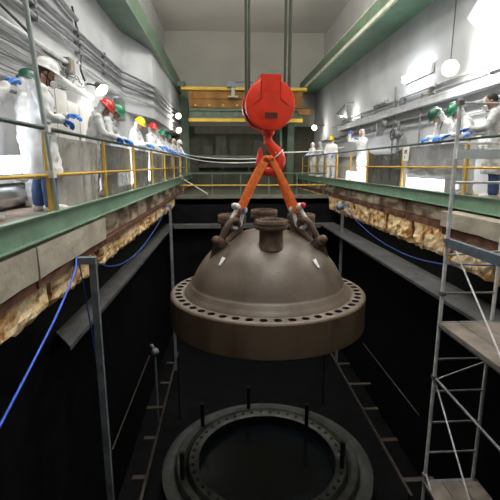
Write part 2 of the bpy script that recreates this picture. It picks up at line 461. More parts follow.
box1((4.40, 3, 4.74), (4.47, YB-.5, 4.86)).build('conductor_rail', M['rail_pale'], trn)
for i in range(11):
    box1((4.46, 4.2+2*i, 4.77), (4.58, 4.26+2*i, 4.83)).build('rail_bracket', M['green_dk'], trn)
bk = MB(); bk.prism([(0, 0), (.55, 0), (.55, .12), (.12, .75), (0, .75)], lambda p, h: (4.0+p[0], h, 3.4+p[1]), 24.6, 25.1)
bk.build('end_bracket', M['green_dk'], trn)

# travelling bridge at the far end
t = thing('bridge_crane', 'yellow and rusty brown bridge crane spanning the far end of the hall', 'crane', (1, 24.2, 3.6))
box1((-2.3, 23.8, 4.55), (4.5, 24.3, 4.70)).build('top_walkway_edge', M['yellow_crane'], t)
gb = MB(); gb.box((-1.9, 24.05, 3.66), (4.3, 24.25, 4.55)); gb.box((-1.9, 23.95, 4.12), (4.3, 24.05, 4.16)); gb.build('girder', M['girder'], t)
for i in range(9):
    box1((-1.7+.7*i, 23.97, 3.70), (-1.66+.7*i, 24.05, 4.52)).build('stiffener', M['girder'], t)
for i in range(7):
    box1((-1.62+.75*i, 23.94, 3.74), (-1.5+.75*i, 23.97, 3.82)).build('yellow_clip', M['yellow_crane'], t)
gd = MB(); 
gd.box((-1.9, 24.0, 3.50), (4.3, 24.2, 3.62)); gd.box((-1.9, 24.0, 3.12), (4.3, 24.2, 3.22)); gd.box((-1.9, 24.16, 3.2), (4.3, 24.2, 3.52)); gd.build('green_girder', M['green_dk'], t)
for i in range(9):
    x = -1.35+.5*i
    d = MB(); d.X = Matrix.Translation((x, 24.12, 3.36)) @ Matrix.Rotation(R(90), 4, 'X'); d.lathe([(.001, .03), (.14, .03), (.14, -.03)], 14); d.build('round_opening', M['shelf_lt'], t)
box1((-1.95, 23.9, 2.92), (4.3, 24.2, 3.10)).build('lower_edge', M['yellow_crane'], t)
m_ = MB(); m_.box((.15, 23.5, 4.66), (.6, 23.8, 4.88)); m_.tube([(.6, 23.65, 4.9), (1.5, 23.65, 4.93)], .04); m_.build('trolley_motor', M['motor'], t)
h_ = MB(); h_.box((.38, 23.6, 4.2), (.56, 23.8, 4.66)); h_.box((.2, 23.6, 4.16), (.75, 23.85, 4.22)); h_.build('hoist_bracket', M['rail_pale'], t)
box1((4.05, 23.9, 3.35), (4.75, 24.4, 3.6)).build('end_carriage', M['girder'], t)
box1((-2.45, 23.7, 4.7), (-2.1, 24.4, 4.95)).build('end_carriage', M['green_dk'], t)

# dim equipment against the back wall
e = thing('equipment_rack', 'dim grey equipment rack against the far wall behind the hook', 'rack', (1, 26.2, -.75))
box1((-1.7, 25.9, 1.0), (3.2, 26.45, 1.16)).build('shelf_board', M['shelf_lt'], e)
box1((-1.7, 25.95, .45), (3.2, 26.45, .6)).build('shelf_board', M['shelf'], e)
for x in (-1.7, -.2, 1.4, 3.1): box1((x, 25.92, -.75), (x+.1, 26.05, 1.6)).build('upright', M['shelf'], e)
for a in ((-.55, 1.16, .1, 2.3), (.3, 1.16, .75, 1.9), (-1.3, 1.16, -.75, 1.75), (1.7, 1.16, 2.6, 2.0)):
    f = MB(); f.box((a[0], 26.0, a[1]), (a[2], 26.4, a[3])); f.box((a[0]+.06, 25.96, a[1]+.1), (a[2]-.06, 26.0, a[3]-.06)); f.build('instrument_case', M['shelf'], e)
box1((-1.8, 26.36, 2.45), (3.4, 26.47, 2.85)).build('wall_rail', M['shelf_lt'], e)

# far railing
fr = thing('railing', 'low yellow railing across the far end of the pit', 'railing', (1, 17.9, -.75))
for x in (-1.75, -.55, .65, 1.85, 3.05, 4.2): MB().tube([(x, 17.95, -.75), (x, 17.95, .25)], .028).build('post', M['shelf_lt'], fr)
MB().tube([(-1.9, 17.95, -.24), (4.3, 17.95, -.24)], .03).build('mid_rail', M['yellow'], fr)
MB().tube([(-1.9, 17.95, .25), (4.3, 17.95, .25)], .03).build('top_rail', M['green_dk'], fr)
MB().box((-2, 17.7, -.75), (4.4, 17.8, -.62)).build('kick_plate', M['shelf_lt'], fr)

# ------------------------------------------------------------------ reactor vessel in the pit
VX, VY, VZ = .93, 8.95, -6.3
v = thing('reactor_vessel', 'open round steel vessel mouth on the pit floor full of dark water', 'vessel', (VX, VY, PZ))
def lathe_at(name, prof, m, parent, n=64, closed=True, c=(VX, VY, VZ), smooth=40):
    b = MB(); b.X = Matrix.Translation(c); b.lathe(prof, n, closed); return b.build(name, m, parent, smooth)
lathe_at('inner_flange', [(1.64, 0), (1.70, .03), (1.86, .03), (1.9, -.02), (1.9, -.5), (1.64, -.5)], M['vessel'], v)
lathe_at('sealing_ring', [(1.94, -.05), (2.0, .02), (2.14, .02), (2.18, -.05), (2.18, -.5), (1.94, -.5)], M['vessel'], v)
lathe_at('outer_flange', [(2.2, -.13), (2.24, -.09), (2.42, -.09), (2.5, -.14), (2.5, -.5), (2.2, -.5)], M['vessel2'], v)
w = MB(); w.X = Matrix.Translation((VX, VY, -6.55)); w.lathe([(.001, 0), (.8, 0), (1.66, 0)], 48); w.build('water', M['water'], v)
for i in range(44):
    a = 2*math.pi*i/44; x, y = VX+1.78*math.cos(a), VY+1.78*math.sin(a)
    MB().tube([(x, y, VZ+.02), (x, y, VZ+.055)], .045, 6).build('bolt_head', M['stud'], v)
for k, (x, y) in enumerate(((-1.03, 8.28), (-.68, 10.2), (.6, 10.98), (2.1, 10.0), (2.62, 8.4))):
    MB().tube([(x, y, VZ-.1), (x, y, VZ+.68)], .055, 10).build('guide_pin', M['stud'], v)

# ladder-like racks along the pit sides
def rack(x0, x1, ya, yb_, z, label):
    t = thing('pit_rack', label, 'rack', ((x0+x1)/2, ya, PZ), 0)
    xin, xout = (x1, x0) if x0 < 0 else (x0, x1)
    MB().tube([(xin, ya, z), (xin, yb_, z)], .028).build('inner_rail', M['rack'], t)
    MB().tube([(xout, ya+2.2, z), (xout, yb_-.2, z)], .015).build('outer_rail', M['rack'], t)
    y = ya+.35; k = 0
    while y < yb_-.2:
        a, b = sorted((xin, xin+(xout-xin)*(.32 if k % 3 else .5)))
        box1((a, y, z-.05), (b, y+.10, z-.02)).build('rung', M['rack'], t); y += 1.08; k += 1
    for y in (ya+.1, yb_-.05):
        MB().tube([(xin, y, PZ), (xin, y, z)], .025, 6).build('leg', M['stud'], t)
    return t
rack(-2.2, -1.42, 5.0, 11.4, -4.7, 'long rusty ladder-like rack low along the left pit wall')
rack(2.98, 4.12, 5.75, 11.9, -4.7, 'long rusty ladder-like rack low along the right pit wall')
fl = MB(); fl.ball((-2.05, 11.3, -4.62), .11); fl.tube([(-2.05, 11.3, -4.6), (-2.15, 11.3, -4.4)], .05); fl.tube([(-2.05, 11.3, PZ), (-2.05, 11.3, -4.6)], .03)
tag(fl.build('pit_valve', M['pitsteel'], None, 40), 'small grey valve on a stem at the far end of the left pit rack', 'valve')

# ------------------------------------------------------------------ vessel lid hanging on the crane
LX, LY, LZ = .87, 8.6, -1.99
lid = thing('vessel_lid', 'huge domed brown steel vessel lid with bolted flange, hanging over the pit', 'lid', (LX, LY, LZ-.56))
RO = 2.04
fl = MB(); fl.X = Matrix.Translation((LX, LY, LZ))
NH = 48
# flange: top annulus with real bolt holes cut as quads ring by ring
prof = [(1.72, 0), (1.99, 0), (2.02, -.015), (RO, -.04), (RO, -.54), (2.0, -.57), (1.4, -.57), (1.4, -.3)]
n = NH*4
hole_r0, hole_r1 = 1.80, 1.925
vs = []; fs = []
b = MB(); b.X = fl.X; b.lathe([(1.99, 0), (2.02, -.012), (RO, -.04), (RO, -.65), (2.0, -.68), (1.4, -.68), (1.4, -.2)], n)
# top annulus built sector by sector round an octagonal hole
rin, rout = 1.66, 1.99; rc, hr = 1.878, .076
for k in range(NH):
    a0 = 2*math.pi*(k-.5)/NH; a1 = 2*math.pi*(k+.5)/NH; am = (a0+a1)/2
    P = lambda r, a: Vector((r*math.cos(a), r*math.sin(a), 0))
    outer = [P(rin, a0), P(rin, am), P(rin, a1), P(rc, a1), P(rout, a1), P(rout, am), P(rout, a0), P(rc, a0)]
    cx = P(rc, am); er = Vector((math.cos(am), math.sin(am), 0)); et = Vector((-math.sin(am), math.cos(am), 0))
    ang = [(-1, -1), (-1, 0), (-1, 1), (0, 1), (1, 1), (1, 0), (1, -1), (0, -1)]
    inner = []
    for (i_r, i_t) in ang:
        l = math.hypot(i_r, i_t); inner.append(cx+er*hr*i_r/l+et*hr*i_t/l)
    low = [p-Vector((0, 0, .1)) for p in inner]
    q = outer+inner+low
    f_ = [(i, (i+1) % 8, 8+(i+1) % 8, 8+i) for i in range(8)]
    b.cur = 0; b.add(q, f_)
    b.cur = 1; b.add(inner+low+[cx-Vector((0, 0, .1))], [(i, (i+1) % 8, 8+(i+1) % 8, 8+i) for i in range(8)]+[(8+i, 8+(i+1) % 8, 16) for i in range(8)])
    b.cur = 0
o = b.build('flange', [M['lid'], M['hole'], M['lid_side']], lid, 30)
for p in o.data.polygons:
    if p.material_index == 0 and abs(p.normal.z) < .7: p.material_index = 2
# dome
prof = [(1.76, 0), (1.745, .025), (1.70, .065), (1.66, .11), (1.625, .165), (1.61, .18), (1.595, .19), (1.58, .22)]
DC, DR = -.382, 1.6906
a0 = math.asin(1.58/DR)
for i in range(1, 21):
    a_ = a0*(1-i/20); prof.append((DR*math.sin(a_)+.0004, DC+DR*math.cos(a_)))
d = MB(); d.X = Matrix.Translation((LX, LY, LZ)); d.lathe(prof, 96); d.build('dome', M['lid'], lid, 60)
def dome_z(r): return LZ+DC+math.sqrt(DR*DR-r*r)
def nozzle(x, y, ztop, rf, rs, ang):
    b = MB(); b.X = Matrix.Translation((x, y, ztop))
    zb = dome_z(math.hypot(x-LX, y-LY))-ztop-.12
    b.lathe([(.0005, -.05), (rf*.62, -.05), (rf*.64, 0), (rf*.96, 0), (rf, -.02), (rf, -.075), (rf*.93, -.085), (rf*.93, -.10), (rf, -.11), (rf, -.165), (rf*.97, -.18), (rs*1.03, -.19), (rs, -.21), (rs, zb+.16), (rs*1.05, zb+.08), (rs*1.18, zb)], 40)
    p = b.build('nozzle', M['nozzle'], lid, 35)
    for i in range(16):
        a = 2*math.pi*i/16
        MB().tube([(x+rf*.8*math.cos(a), y+rf*.8*math.sin(a), ztop-.01), (x+rf*.8*math.cos(a), y+rf*.8*math.sin(a), ztop+.018)], .022, 6).build('stud', M['nozzle'], p)
nozzle(.86, 7.86, -.41, .31, .228, 0)
nozzle(.86, 9.34, -.38, .30, .23, 0)
nozzle(.13, 8.70, -.41, .295, .23, 0)
nozzle(1.58, 8.70, -.41, .295, .23, 0)
# lifting lugs welded to the dome
def lug(x, y):
    dx = x-LX; s = 1 if dx > 0 else -1
    b = MB(); z0 = dome_z(math.hypot(dx, y-LY))
    pts = [(-.26, -.24), (.28, -.34), (.18, .05), (.10, .13), (-.02, .16), (-.12, .10)]
    b.prism(pts, lambda p, h: (x+s*p[0], y+h, z0+p[1]), -.045, .045)
    p = b.build('lifting_lug', M['nozzle'], lid)
    MB().tube([(x, y-.13, z0+.07), (x, y+.13, z0+.07)], .06, 12).build('lug_pin', M['nozzle'], lid)
    return Vector((x, y, z0+.07))
pl = lug(LX-.95, 8.25); pr_ = lug(LX+.95, 8.25)
HIGHLIGHTS = ((-.078, 7.817, -1.212, -1), (1.699, 7.659, -1.238, 1))   # pale pads added as painted highlights on the dome below the lugs
for gx, gy, gz, s_ in HIGHLIGHTS:
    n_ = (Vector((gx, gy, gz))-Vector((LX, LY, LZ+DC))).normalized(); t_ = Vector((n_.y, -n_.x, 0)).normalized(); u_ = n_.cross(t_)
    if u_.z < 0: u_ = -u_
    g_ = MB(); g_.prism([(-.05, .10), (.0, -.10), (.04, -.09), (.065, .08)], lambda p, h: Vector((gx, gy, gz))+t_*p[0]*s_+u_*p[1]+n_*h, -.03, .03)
    g_.build('highlight_pad', M['glint'], lid)
def shackle(name, label, pin, top, w, r, m, pinm=None, cat='shackle', side=(0, 1, 0)):
    pin = Vector(pin); top = Vector(top); d = (top-pin); L = d.length; d.normalize()
    side = Vector(side); side = (side-d*side.dot(d)).normalized()
    t = thing(name, label, cat, tuple(pin))
    pts = [pin-side*w*.72-d*.02, pin-side*w*.75+d*L*.25, pin-side*w*.95+d*L*.55]
    for i in range(9):
        a = math.pi*i/8; pts.append(pin+d*(L*.72)+(-side*math.cos(a))*w+d*math.sin(a)*L*.28)
    pts += [pin+side*w*.95+d*L*.55, pin+side*w*.75+d*L*.25, pin+side*w*.72-d*.02]
    rr = [r*1.35, r, r]+[r]*9+[r, r, r*1.35]
    MB().tube(smooth_path(pts, 3), [r]*(3*(len(pts)-1)+1), 10).build('bow', m, t, 60)
    MB().ball(tuple(pin-side*w*.72), r*1.9).build('eye_boss', m, t, 60); MB().ball(tuple(pin+side*w*.72), r*1.9).build('eye_boss', m, t, 60)
    pb = MB(); pb.tube([pin-side*w*1.3, pin+side*w*1.3], r*.95, 10); pb.ball(tuple(pin-side*w*1.35), r*1.5); pb.build('pin', pinm or m, t, 60)
    return t
HK = Vector((LX, 8.6, .70))
tl_, tr_ = Vector((.19, 8.36, -.56)), Vector((1.55, 8.36, -.56))
shackle('lifting_link', 'big rusty brown forged link on the left lug of the vessel lid', pl, tl_+Vector((.03, 0, .07)), .14, .062, M['nozzle'], side=(.75, .65, 0))
shackle('lifting_link', 'big rusty brown forged link on the right lug of the vessel lid', pr_, tr_+Vector((-.03, 0, .07)), .14, .062, M['nozzle'], side=(-.75, .65, 0))
sl_, sr_ = Vector((.30, 8.45, -.26)), Vector((1.43, 8.45, -.26))
M['tagblue'] = mat('blue_pin', (.02, .12, .5), .5, 0, .1, 8); M['tagred'] = mat('red_pin', (.7, .02, .03), .4, 0, .1, 8)
shackle('bow_shackle', 'pale galvanised bow shackle joining the left link and sling, with small blue label', sl_, tl_-Vector((.03, 0, .08)), .115, .042, M['galv'], side=(.85, .5, 0))
shackle('bow_shackle', 'pale galvanised bow shackle joining the right link and sling, with red pin', sr_, tr_-Vector((-.03, 0, .08)), .115, .042, M['galv'], M['tagred'], side=(-.85, .5, 0))
sh = [o for o in col.objects if o.name.startswith('bow_shackle')][0]
MB().box((.33, 8.33, -.36), (.38, 8.36, -.24)).build('blue_label', M['tagblue'], sh)
# orange slings, two bands each, laid over the hook
def band(path, w, th, m):
    b = MB(); b.tube(path, 1.0, 8, True, None); b = MB()
    P = [Vector(p) for p in path]; rings = []
    for i, p in enumerate(P):
        t_ = (P[min(i+1, len(P)-1)]-P[max(i-1, 0)]).normalized()
        y = Vector((.25, 1, .15)); wv = (Vector((0, -1, 0)).cross(t_)).normalized(); nv = t_.cross(wv).normalized()
        q = []
        for (a, c_) in ((-1, -.7), (-.8, -1), (.8, -1), (1, -.7), (1, .7), (.8, 1), (-.8, 1), (-1, .7)):
            q.append(p+wv*a*w/2+nv*c_*th/2)
        rings.append(q)
    b.rings(rings); return b
def sling(end, s, label):
    t = thing('lifting_sling', label, 'sling', tuple(end))
    for k, off in enumerate((-.10, .10)):
        top = HK+Vector((s*.05, off, .02)); bot = Vector(end)+Vector((-s*.09*k if s > 0 else 0, off*.6, -.02))
        mid = top.lerp(bot, .5)+Vector((s*.02, 0, 0)); q = top.lerp(bot, .12)+Vector((s*.012, 0, 0))
        band([bot, bot.lerp(mid, .5), mid, q, top], .17 if s < 0 else .13, .04, M['orange']).build('webbing_leg', M['orange'], t, 50)
    lp = [Vector(end)+Vector((s*.02, .05*math.cos(a), -.02+.06*math.sin(a)-.03)) for a in [math.pi*i/6+math.pi for i in range(7)]]
    MB().tube(lp, .035, 8).build('sling_eye', M['orange'], t, 50)
    MB().tube([HK+Vector((s*.055, -.15, .0)), HK+Vector((s*.035, -.08, .045)), HK+Vector((s*.035, .08, .045)), HK+Vector((s*.055, .15, .0))], .055, 8).build('sling_saddle', M['orange'], t, 50)
    return t
sling(sl_, -1, 'orange webbing sling from the crane hook down to the left shackle')
sling(sr_, 1, 'orange webbing sling from the crane hook down to the right shackle')

# hook block
hb = thing('crane_hook_block', 'bright red round crane hook block with big hook over the lid', 'hook', (LX, 8.6, .6))
BC = Vector((.865, 8.6, 1.74))
X = Matrix.Translation(BC) @ Matrix.Rotation(R(5), 4, 'Z') @ Matrix.Rotation(R(1), 4, 'X') @ Matrix.Rotation(R(90), 4, 'X')
b = MB(); b.X = X; b.lathe([(.0005, .23), (.45, .23), (.475, .22), (.485, .20), (.485, .12), (.47, .10)], 56); b.build('front_plate', M['red'], hb, 40)
b = MB(); b.X = X; b.lathe([(.47, -.16), (.49, -.18), (.49, -.30), (.47, -.32), (.0005, -.32)], 56); b.build('rear_plate', M['red'], hb, 40)
b = MB(); b.X = X; b.lathe([(.44, .10), (.44, .06), (.38, .03), (.44, 0), (.38, -.03), (.44, -.06), (.44, -.17)], 48); b.build('rope_sheave', M['red_dk'], hb, 40)
b = MB(); b.X = X
b.box((-.20, .22, .10), (.20, .54, .235)); b.box((-.20, .22, -.32), (.20, .52, -.20)); b.box((-.20, .47, -.22), (.20, .53, .16)); b.build('top_yoke', M['red'], hb)
b = MB(); b.X = X; b.prism([(-.20, .42), (-.19, .12), (-.34, -.02), (-.345, -.035), (-.18, .10), (-.17, .42)], lambda p, h: (p[0], p[1], h), .225, .24); b.build('plate_seam', M['red_dk'], hb)
b = MB(); b.X = X; b.prism([(.20, .42), (.19, .12), (.36, -.02), (.365, -.035), (.18, .10), (.17, .42)], lambda p, h: (p[0], p[1], h), .225, .24); b.build('plate_seam', M['red_dk'], hb)
b = MB(); b.X = X; b.box((-.11, -.25, .23), (.13, -.15, .243)); b.build('rating_plate', M['plate'], hb)
b = MB(); b.X = X; b.box((-.09, .50, -.05), (-.03, .57, .03)); b.build('grease_fitting', M['cable'], hb)
b = MB(); b.X = Matrix.Translation((.86, 8.6, 0)); b.lathe([(.13, 1.34), (.13, 1.22), (.11, 1.18), (.085, 1.16), (.085, 1.0)], 24); b.build('swivel_nut', M['red'], hb, 40)
hk = [(.86, 8.6, 1.20), (.87, 8.6, 1.08), (.93, 8.6, .97), (1.03, 8.6, .86), (1.09, 8.6, .73), (1.07, 8.6, .60), (.98, 8.6, .51), (.87, 8.6, .485), (.76, 8.6, .53), (.70, 8.6, .63), (.70, 8.6, .78), (.715, 8.6, .95)]
hr_ = [.075, .08, .095, .115, .128, .128, .122, .112, .098, .085, .062, .022]
hp = smooth_path(hk, 4)
rr = []
for i in range(len(hp)):
    a = i/4; k = min(int(a), len(hr_)-2); rr.append(hr_[k]+(hr_[k+1]-hr_[k])*(a-k))
MB().tube(hp, rr, 14).build('hook', M['red'], hb, 60)
# the falls of wire rope up to the crane above
for i, (x, y) in enumerate(((.42, 8.45), (.49, 8.7), (1.16, 8.45), (1.255, 8.55), (1.30, 8.75))):
    wr_ = MB().tube([(x, y, 1.76), (x+(.0 if i else -.01), y, CEIL+.02)], .027, 8)
    tag(wr_.build('wire_rope', M['rope']), ['left outer wire rope rising from the red hook block', 'left inner wire rope rising from the red hook block', 'right inner wire rope rising from the red hook block', 'middle one of the three right wire ropes of the hook block', 'right outer wire rope rising from the red hook block'][i], 'rope', 'wire ropes of the hook block')

# white cords tied to the hook
def cord(name, path, r, m, label, cat='cord', grp=None):
    return tag(MB().tube(path, r, 6).build(name, m, None, 60), label, cat, grp)
cord('tag_line', sag((-2.05, 20.2, 1.16), (.74, 8.52, .72), .10), .014, M['cord'], 'white cord running from the left railing to the hook, upper of two')
cord('tag_line', sag((-2.05, 17.6, 1.10), (.74, 8.47, .66), .16), .013, M['cord'], 'white cord sagging from the left railing to the hook, lower of two')
cord('tag_line', sag((1.0, 8.47, .84), (4.44, 15.9, 1.26), .05), .013, M['cord'], 'white cord running from the hook to the right railing')
for z, nm in ((.80, 0), (.74, 1)):
    pass
MB().tube([(1.05+.125*math.cos(a)*.9, 8.6+.13*math.sin(a), .80+.1*math.cos(a)) for a in [2*math.pi*i/14 for i in range(15)]], .012, 6).build('cord_loop', M['cord'], [o for o in col.objects if o.name == 'tag_line.002'][0])
rod = MB(); rod.tube([(-1.98, 19.6, .0), (-.72, 17.3, -.55)], .028, 8); tag(rod.build('steel_rod', M['galv']), 'thin pale rod slanting down from the far end of the left railing', 'rod')
# ------------------------------------------------------------------ railings
def railing(x, ya, yb_, posts, label, midz, topz=1.02, out=0):
    t = thing('railing', label, 'railing', (x, ya, 0))
    MB().tube([(x, ya, topz), (x, yb_, topz)], .026, 8).build('top_rail', M['railgreen'], t, 60)
    MB().tube([(x, ya, midz), (x, yb_, midz)], .02, 8).build('mid_rail', M['yellow'], t, 60)
    for y in posts:
        p = MB(); p.box((x-.022, y-.022, .0), (x+.022, y+.022, topz-.02)); o = p.build('post', M['yellow'], t)
        MB().box((x-.05, y-.05, 0), (x+.05, y+.05, .015)).build('foot_plate', M['yellow'], o)
    return t
railing(-2.1, -1.5, 24.5, (.4, 2.8, 5.2, 7.6, 10.05, 12.5, 15.1, 17.8, 20.6, 23.6), 'yellow posted railing along the left walkway with dark green top rail', .48)
railing(4.45, 1.0, 24.5, (2.6, 5.1, 7.66, 10.5, 13.15, 15.0, 16.8, 18.7, 20.7, 22.6, 24.4), 'yellow posted railing along the right walkway with dark green top rail', .55, 1.07)

def sheet(x, ya, yb_, za, zb, m, name, label, amp=.03, seed=0, cat='sheeting', grp=None, dip=0):
    b = MB(); n = max(10, int((yb_-ya)/.1)); k = 9; vs = []
    for side in (0, 1):
        for j in range(k+1):
            for i in range(n+1):
                y = ya+(yb_-ya)*i/n; f = j/k; z = za+(zb-za)*f
                if j == k: z -= dip*math.sin(math.pi*i/n)
                d = amp*(.35+.65*(1-f))*(noise.noise(Vector((y*3.1, z*.9, seed)))*1.6+.6*math.sin(y*9+seed+z))
                vs.append((x+d+side*.004, y, z))
    N = (n+1)*(k+1); fs = []
    for j in range(k):
        for i in range(n):
            q = (j*(n+1)+i, j*(n+1)+i+1, (j+1)*(n+1)+i+1, (j+1)*(n+1)+i)
            fs.append(q[::-1]); fs.append(tuple(N+i_ for i_ in q))
    b.add(vs, fs); o = b.build(name, m, None, 80); return tag(o, label, cat, grp)
G = 'plastic sheets on the left railing'
for i, (a, b_) in enumerate(((5.3, 7.5), (7.7, 9.95), (10.15, 12.4), (12.6, 15.0), (15.2, 17.7), (17.9, 20.5))):
    sheet(-2.17, a, b_, .03, .96, M['film'] if i == 0 else M['film_mid'], 'plastic_sheet', 'plastic sheet, left railing, ' + ('nearest, behind the pale leaning pole', 'second from the near end, below the red helmet', 'third from the near end, floor lamp glowing behind', 'fourth from the near end, below the yellow helmet', 'fifth from the near end', 'farthest')[i], .03, i*3.3, grp=G)
G = 'plastic sheets on the right railing'
sheet(4.50, 10.75, 13.2, .05, 1.0, M['film_dk'], 'plastic_sheet', 'dark plastic sheet sagging on the right railing beside the two green helmets', .05, 4, grp=G, dip=.2)
sheet(4.50, 7.85, 10.4, .30, 1.02, M['film_grey'], 'plastic_sheet', 'grey plastic sheet on the right railing under the two green helmets', .04, 8, grp=G)
b = MB(); n = 12; vs = []
poly = [(9.75, 3.75), (8.55, 2.82), (8.9, 2.45), (5.8, 2.45), (5.8, 4.74), (8.35, 4.74)]
b.prism(poly, lambda p, h: (h+.02*math.sin(p[0]*5), p[0], p[1]), 5.36, 5.385)
tag(b.build('white_sheet', M['film_white']), 'bright white sheet fixed high on the right wall, cut to a point', 'sheet')

# ------------------------------------------------------------------ people
def ellipse_ring(c, ax, ay, rx, ry, n=14):
    return [c+ax*rx*math.cos(2*math.pi*k/n)+ay*ry*math.sin(2*math.pi*k/n) for k in range(n)]
def ik(S, W, pole, l1, l2):
    d = W-S; L = min(d.length, (l1+l2)*.985); d.normalize(); W = S+d*L
    a = (l1*l1-l2*l2+L*L)/(2*L); h = math.sqrt(max(0, l1*l1-a*a))
    p = (pole-d*pole.dot(d)).normalized()
    return S+d*a+p*h, W
def glove_mesh(left, curl, m):
    b = MB(); s = -1 if left else 1       # local: fingers +y, palm down -z, thumb to the inner side
    b.tube([(0, -.06, 0), (0, -.01, 0), (0, .03, 0), (0, .065, -.002), (0, .09, -.004)], [.036, .031, .040, .043, .036], 10, True, (.55, 1.05))
    for k, (x, L) in enumerate(((-.031, .066), (-.0105, .076), (.0105, .071), (.030, .056))):
        p = Vector((x, .078, 0)); a = 0; pts = [p.copy()]
        for seg in (.45, .32, .28):
            a += curl*(1+.08*k); p = p+Vector((x*.10, math.cos(a), -math.sin(a)))*L*seg; pts.append(p.copy())
        b.tube(pts, [.0105, .010, .009, .007], 7)
    b.tube([(-s*.030, .012, -.004), (-s*.052, .038, -.014), (-s*.056, .066, -.024), (-s*.050, .088, -.030)], [.014, .0125, .011, .008], 7)
    return b.mesh('glove', m, 60)
GLOVES = {}
def glove(left, curl=.42):
    k = (left, curl)
    if k not in GLOVES: GLOVES[k] = glove_mesh(left, curl, M['glove'])
    return GLOVES[k]

def make_head_mesh(mb, H):
    mb.X = H
    z = 1.625
    mb.ball((0, -.005, z+.015), (.076, .098, .108), 18, 14)       # skull
    mb.ball((0, .022, z-.052), (.056, .066, .068), 14, 10)        # jaw
    mb.ball((0, .058, z-.098), (.024, .022, .018), 8, 6)          # chin
    mb.tube([(0, .088, z+.012), (0, .106, z-.018), (0, .112, z-.034), (0, .092, z-.044)], [.010, .013, .017, .012], 8)   # nose
    mb.ball((0, .080, z+.026), (.052, .018, .012), 10, 6)         # brow
    for s in (-1, 1):
        mb.ball((s*.078, -.008, z-.005), (.011, .022, .032), 8, 6)   # ears
        mb.ball((s*.045, .058, z-.022), (.022, .022, .020), 8, 6)    # cheek bones
    mb.tube([(0, -.015, z-.20), (0, -.012, z-.13), (0, -.006, z-.06)], [.058, .053, .052], 14)

